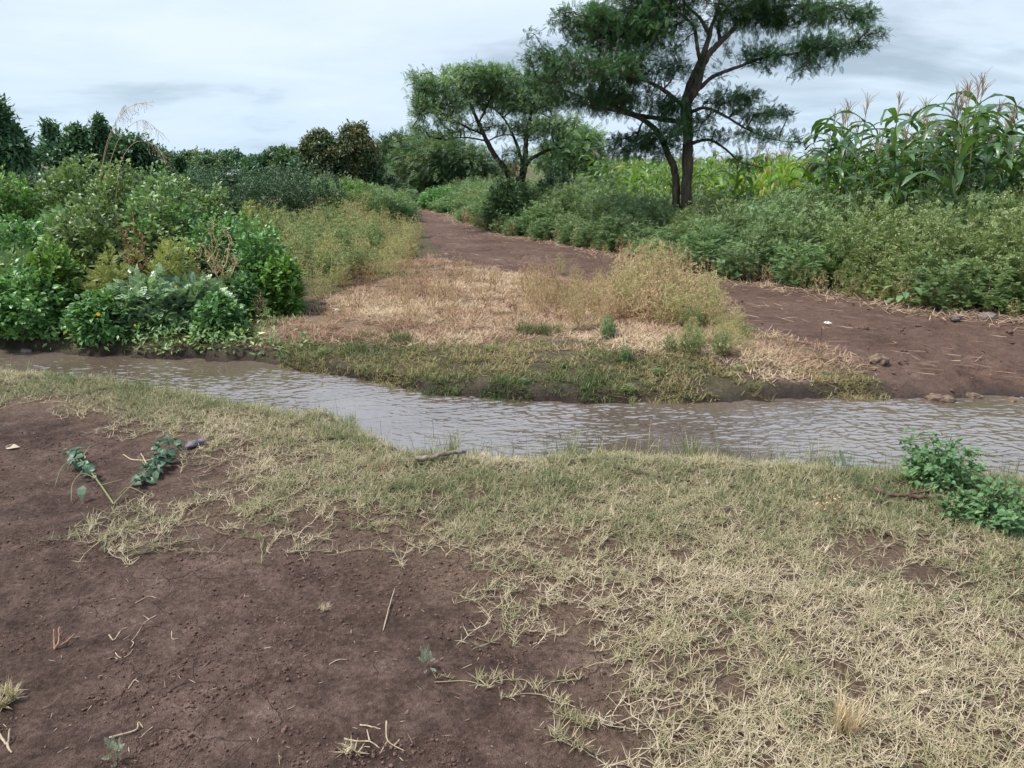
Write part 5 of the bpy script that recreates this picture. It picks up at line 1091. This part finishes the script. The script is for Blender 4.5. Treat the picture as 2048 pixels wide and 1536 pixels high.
def leafy(label, px0, px1, top, py, n_attr, leaf_n=7):
    g = on_ground([((px0 + px1) / 2, py)])[0]; d = g[1]; h = float(D((px0 + px1) / 2, top, d)[2] - g[2]); r = (px1 - px0) / 2 * d / FPX
    o = herb('leafy_plant', h, r, n_attr, OVATE, M_LEAFY, leaf_n, .036, M_STEM, spread=.045, tip_r=.0011, droop=-.3, inner=.15); o.location = g; tag(o, label, 'plant')
leafy('bushy broad-leaved plant leaning over the near water edge', 1775, 1980, 872, 975, 150, 7)
leafy('lower broad-leaved plant spreading in front of the bushy one at the water edge', 1885, 2090, 962, 1050, 130, 7)
leafy('small upright leafy plant between the dead branch and the spreading plant', 1870, 1920, 985, 1045, 16, 5)
leafy('thin leafy shoot rising above the bushy plant at the water edge', 1815, 1850, 866, 962, 8, 4)
o = herb('dry_sapling', .16, .09, 26, DIAM, M_PDRY, 2, .02, M_STEMR, tip_r=.0011, low=.3); o.location = on_ground([(1655, 1045)])[0]; tag(o, 'thin dry sapling stalk in the grass before the curved dead branch', 'plant')

def lump(name, label, cat, px, py, w, h, mat, seed, rz=0.0, deep=None, squash=None):
    c = on_ground([(px, py)])[0]; d = c[1]; s = w * d / FPX / 2; V, _, F = rocky(3, seed); V = V.copy()
    V *= 1 + .30 * (fbm(V[:, 0] * 5 + seed, V[:, 1] * 5 + V[:, 2] * 4, seed + 5, 3) - .5)[:, None]
    V = V * [s, deep or s * .7, h * d / FPX / 2]; ca, sa = math.cos(rz), math.sin(rz); V = np.stack([V[:, 0] * ca - V[:, 1] * sa, V[:, 0] * sa + V[:, 1] * ca, V[:, 2]], 1)
    b = MB(); b.add(V, None, F); o = b.obj(name, mat, smooth=True); o.location = (c[0], c[1], c[2] + h * d / FPX / 2 * .05); tag(o, label, cat); return o
lump('stone', 'flat grey-brown stone at the foot of the weed bank by the ford', 'stone', 1970, 660, 40, 18, M_STONE, 3)
lump('stone', 'small pale stone beside the flat one at the foot of the weed bank', 'stone', 1908, 660, 24, 14, M_STONE, 4)
lump('clod', 'large straw-coloured mud clod at the grassy end of the far bank', 'clod', 1755, 742, 48, 28, M_CLOD, 5, .5)
lump('log_stump', 'rounded brown half-buried log at the muddy water edge', 'log', 1885, 784, 56, 24, M_CLOD, 6, -.2)
lump('clod', 'brown mud clod beside the half-buried log', 'clod', 1950, 778, 38, 18, M_CLOD, 7)
lump('clod', 'rounded mud clod at the water edge where the view ends', 'clod', 2030, 785, 40, 24, M_CLOD, 8)
lump('clod', 'dark lump of dung lying on the track before the ford', 'dung', 1725, 680, 24, 10, M_SOILC, 9)
lump('stone', 'pale stone on the muddy bank below the edge bushes', 'stone', 50, 690, 24, 12, M_STONE, 10)
lump('stone', 'wet grey stone standing in the stream below the edge bushes', 'stone', 86, 706, 18, 14, M_STONE, 12)
for k, (px, py) in enumerate([(776, 776), (812, 780), (846, 785)]):
    lump('mud_lump', ['dark wet mud lump with a pointed foot at the far water edge', 'small dark mud lump between two larger ones at the far water edge', 'widest dark wet mud lump near the dark green tuft'][k], 'mud', px, py, [18, 12, 26][k], [12, 9, 13][k], M_MUD if 'M_MUD' in globals() else M_SOILC, 20 + k)
lump('clod', 'brown animal-dug lump in the flattened dry grass', 'clod', 1022, 640, 26, 12, M_SOILC, 31)
M_SCRAP = barkmat('dusty_purple_rubber', (0.085, 0.075, 0.10), (0.20, 0.18, 0.215), 22, .55, 1.0)
def scrap():
    c = on_ground([(393, 900)])[0]; n, m = 22, 12; t = np.linspace(0, 1, n); th = np.arange(m) * 2 * math.pi / m; L = .125
    w = .030 * np.sqrt(np.clip(np.sin(np.pi * np.clip(t, .012, .988)), 0, 1)) * (1 + .18 * np.cos(t * 5)); hh = .018 + .012 * np.sin(t * 3.0)
    R = []
    for i in range(n):
        y = (t[i] - .5) * L; cr = 1 + .22 * np.sin(th * 3 + t[i] * 9) * (np.sin(th) > 0)
        R.append(np.stack([np.cos(th) * w[i], np.full(m, y), np.maximum(np.sin(th), -.25) * hh[i] * w[i] / .032 * cr], 1))
    V = np.concatenate(R); j = np.arange(m); q = np.stack([j, (j + 1) % m, (j + 1) % m + m, j + m], -1); Q = (q[None] + (np.arange(n - 1) * m)[:, None, None]).reshape(-1, 4)
    b = MB(); b.add(V, Q); o = b.obj('old_shoe', M_SCRAP, smooth=True); o.location = c + [0, 0, .012]; o.rotation_euler = (.12, 0, -.85); tag(o, 'worn purple-grey scrap of a shoe lying on the straw between soil and stream', 'shoe')
scrap()
M_PALEL = leafmat('pale_dead_leaf', [(0, (0.42, 0.34, 0.25)), (1, (0.60, 0.52, 0.42))], .7, .15, .2, 0, 0)
M_WHITE = leafmat('white_litter', [(0, (0.72, 0.68, 0.66)), (1, (0.8, 0.78, 0.76))], .6, .1, .3, 0, 0)
def flatleaf(name, label, cat, px, py, size, mat, az):
    c = on_ground([(px, py)], .006)[0]; b = MB(); X, Y, Z = frames(np.array([[math.cos(az), math.sin(az), .12]]), np.array([[.2, -.3, 1.]])); b.inst(OVATE, np.zeros((1, 3)), X, Y, Z, size, .5)
    X, Y, Z = frames(np.array([[math.cos(az + .7), math.sin(az + .7), .25]]), np.array([[-.3, .2, 1.]])); b.inst(OVATE, np.array([[0, 0, .004]]), X, Y, Z, size * .7, .8); o = b.obj(name, mat, smooth=True); o.location = c; tag(o, label, cat)
flatleaf('dead_leaf', 'curled pale dead leaf on the bare soil at the edge of view', 'leaf', 12, 903, .075, M_PALEL, .2)
flatleaf('paper_scrap', 'white scrap of litter on the straw above the far bank', 'litter', 664, 643, .10, M_WHITE, .1)
flatleaf('paper_scrap', 'pinkish white scrap of litter on the track before the ford', 'litter', 1646, 670, .075, M_WHITE, .0)
stick('stake', 'thin dark stalk standing upright beside the white scrap on the track', 'stalk', [[(1638, 702), (1639, 702, .04), (1637, 702, .10)]], .004, M_WOODR)
for k, (px, py, lab) in enumerate([(197, 628, 'yellow flower on the dark low bush above the stream'), (352, 573, 'yellow flower among the silvery leaves'), (270, 650, 'small yellow flower near the bank foot')]):
    c = D(px, py, [6.42, 6.75, 6.5][k]); b = MB(); n = 6; a = np.arange(n) * 1.05; X, Y, Z = frames(np.stack([np.cos(a), np.full(n, -.4), np.sin(a)], 1), np.array([[0, -1., .3]]))
    b.inst(OVATE, np.zeros((n, 3)), X, Y, Z, [.022, .014, .012][k], .5); o = b.obj('yellow_flower', M_YPET); o.location = c; tag(o, lab, 'flower')
def plumes():
    for k, (bx_, pts) in enumerate([(190, [(205, 330), (230, 250), (262, 212), (300, 205)]), (200, [(225, 310), (250, 262), (285, 240), (318, 262)]), (195, [(210, 300), (240, 225), (250, 210)]), (230, [(240, 330), (270, 285), (310, 290), (330, 320)])]):
        c = D(bx_, 420, 9.4); C = catmull(np.concatenate([[c], D(*np.array(pts, float).T, 9.4)]), 6); o = empty('plume_grass', (c[0], c[1], 0)); o_l = np.array(o.location)
        tag(o, ['thin grass plume arching over the vine mound, tallest and reaching furthest', 'thin drooping grass plume with the fullest seed head', 'short upright grass plume beside the arching ones', 'lowest thin grass plume bending over the dark domed tree'][k], 'grass')
        a, b = MB(), MB(); a.tube(C - o_l, np.linspace(.0035, .0012, len(C)), 4, .6); a.obj('stem', M_STEMD, o); e = C[-9:]; n = 36; i = RNG.integers(0, len(e), n); q = e[i]; r = q + rdir(n) * .06 + [0.03, 0, -U(.02, .10)]
        b.edges(q - o_l, r - o_l, np.full(n, .0011), np.full(n, .0011), 3, .8); X, Y, Z = frames(r - q, rdir(n)); b.inst(DIAM, r - o_l, X, Y, Z, .022, .9); b.obj('seed_head', M_DRY, o)
plumes()
def ear_pile():
    g = D(2035, 440, 9.2); o = empty('dead_corn', (g[0], g[1], 0)); tag(o, 'withered yellow corn plant fallen over the weeds at the edge of view', 'corn'); b = MB(); s = MB(); s.tube([(0, 0, 0), (0, 0, .6), (-.05, .05, 1.12)], .012, 6); s.obj('stalk', M_STEMD, o)
    n = 14; a = U(0, 6.28, n); base = np.stack([RNG.normal(-.03, .04, n), RNG.normal(0, .04, n), U(.85, 1.15, n)], 1); blades(b, base, a, U(.6, 1.2, n), U(.6, 1.4, n), U(.3, .55, n), U(.018, .03, n), U(.5, 1, n)); b.obj('foliage', M_CORNY, o)
ear_pile()
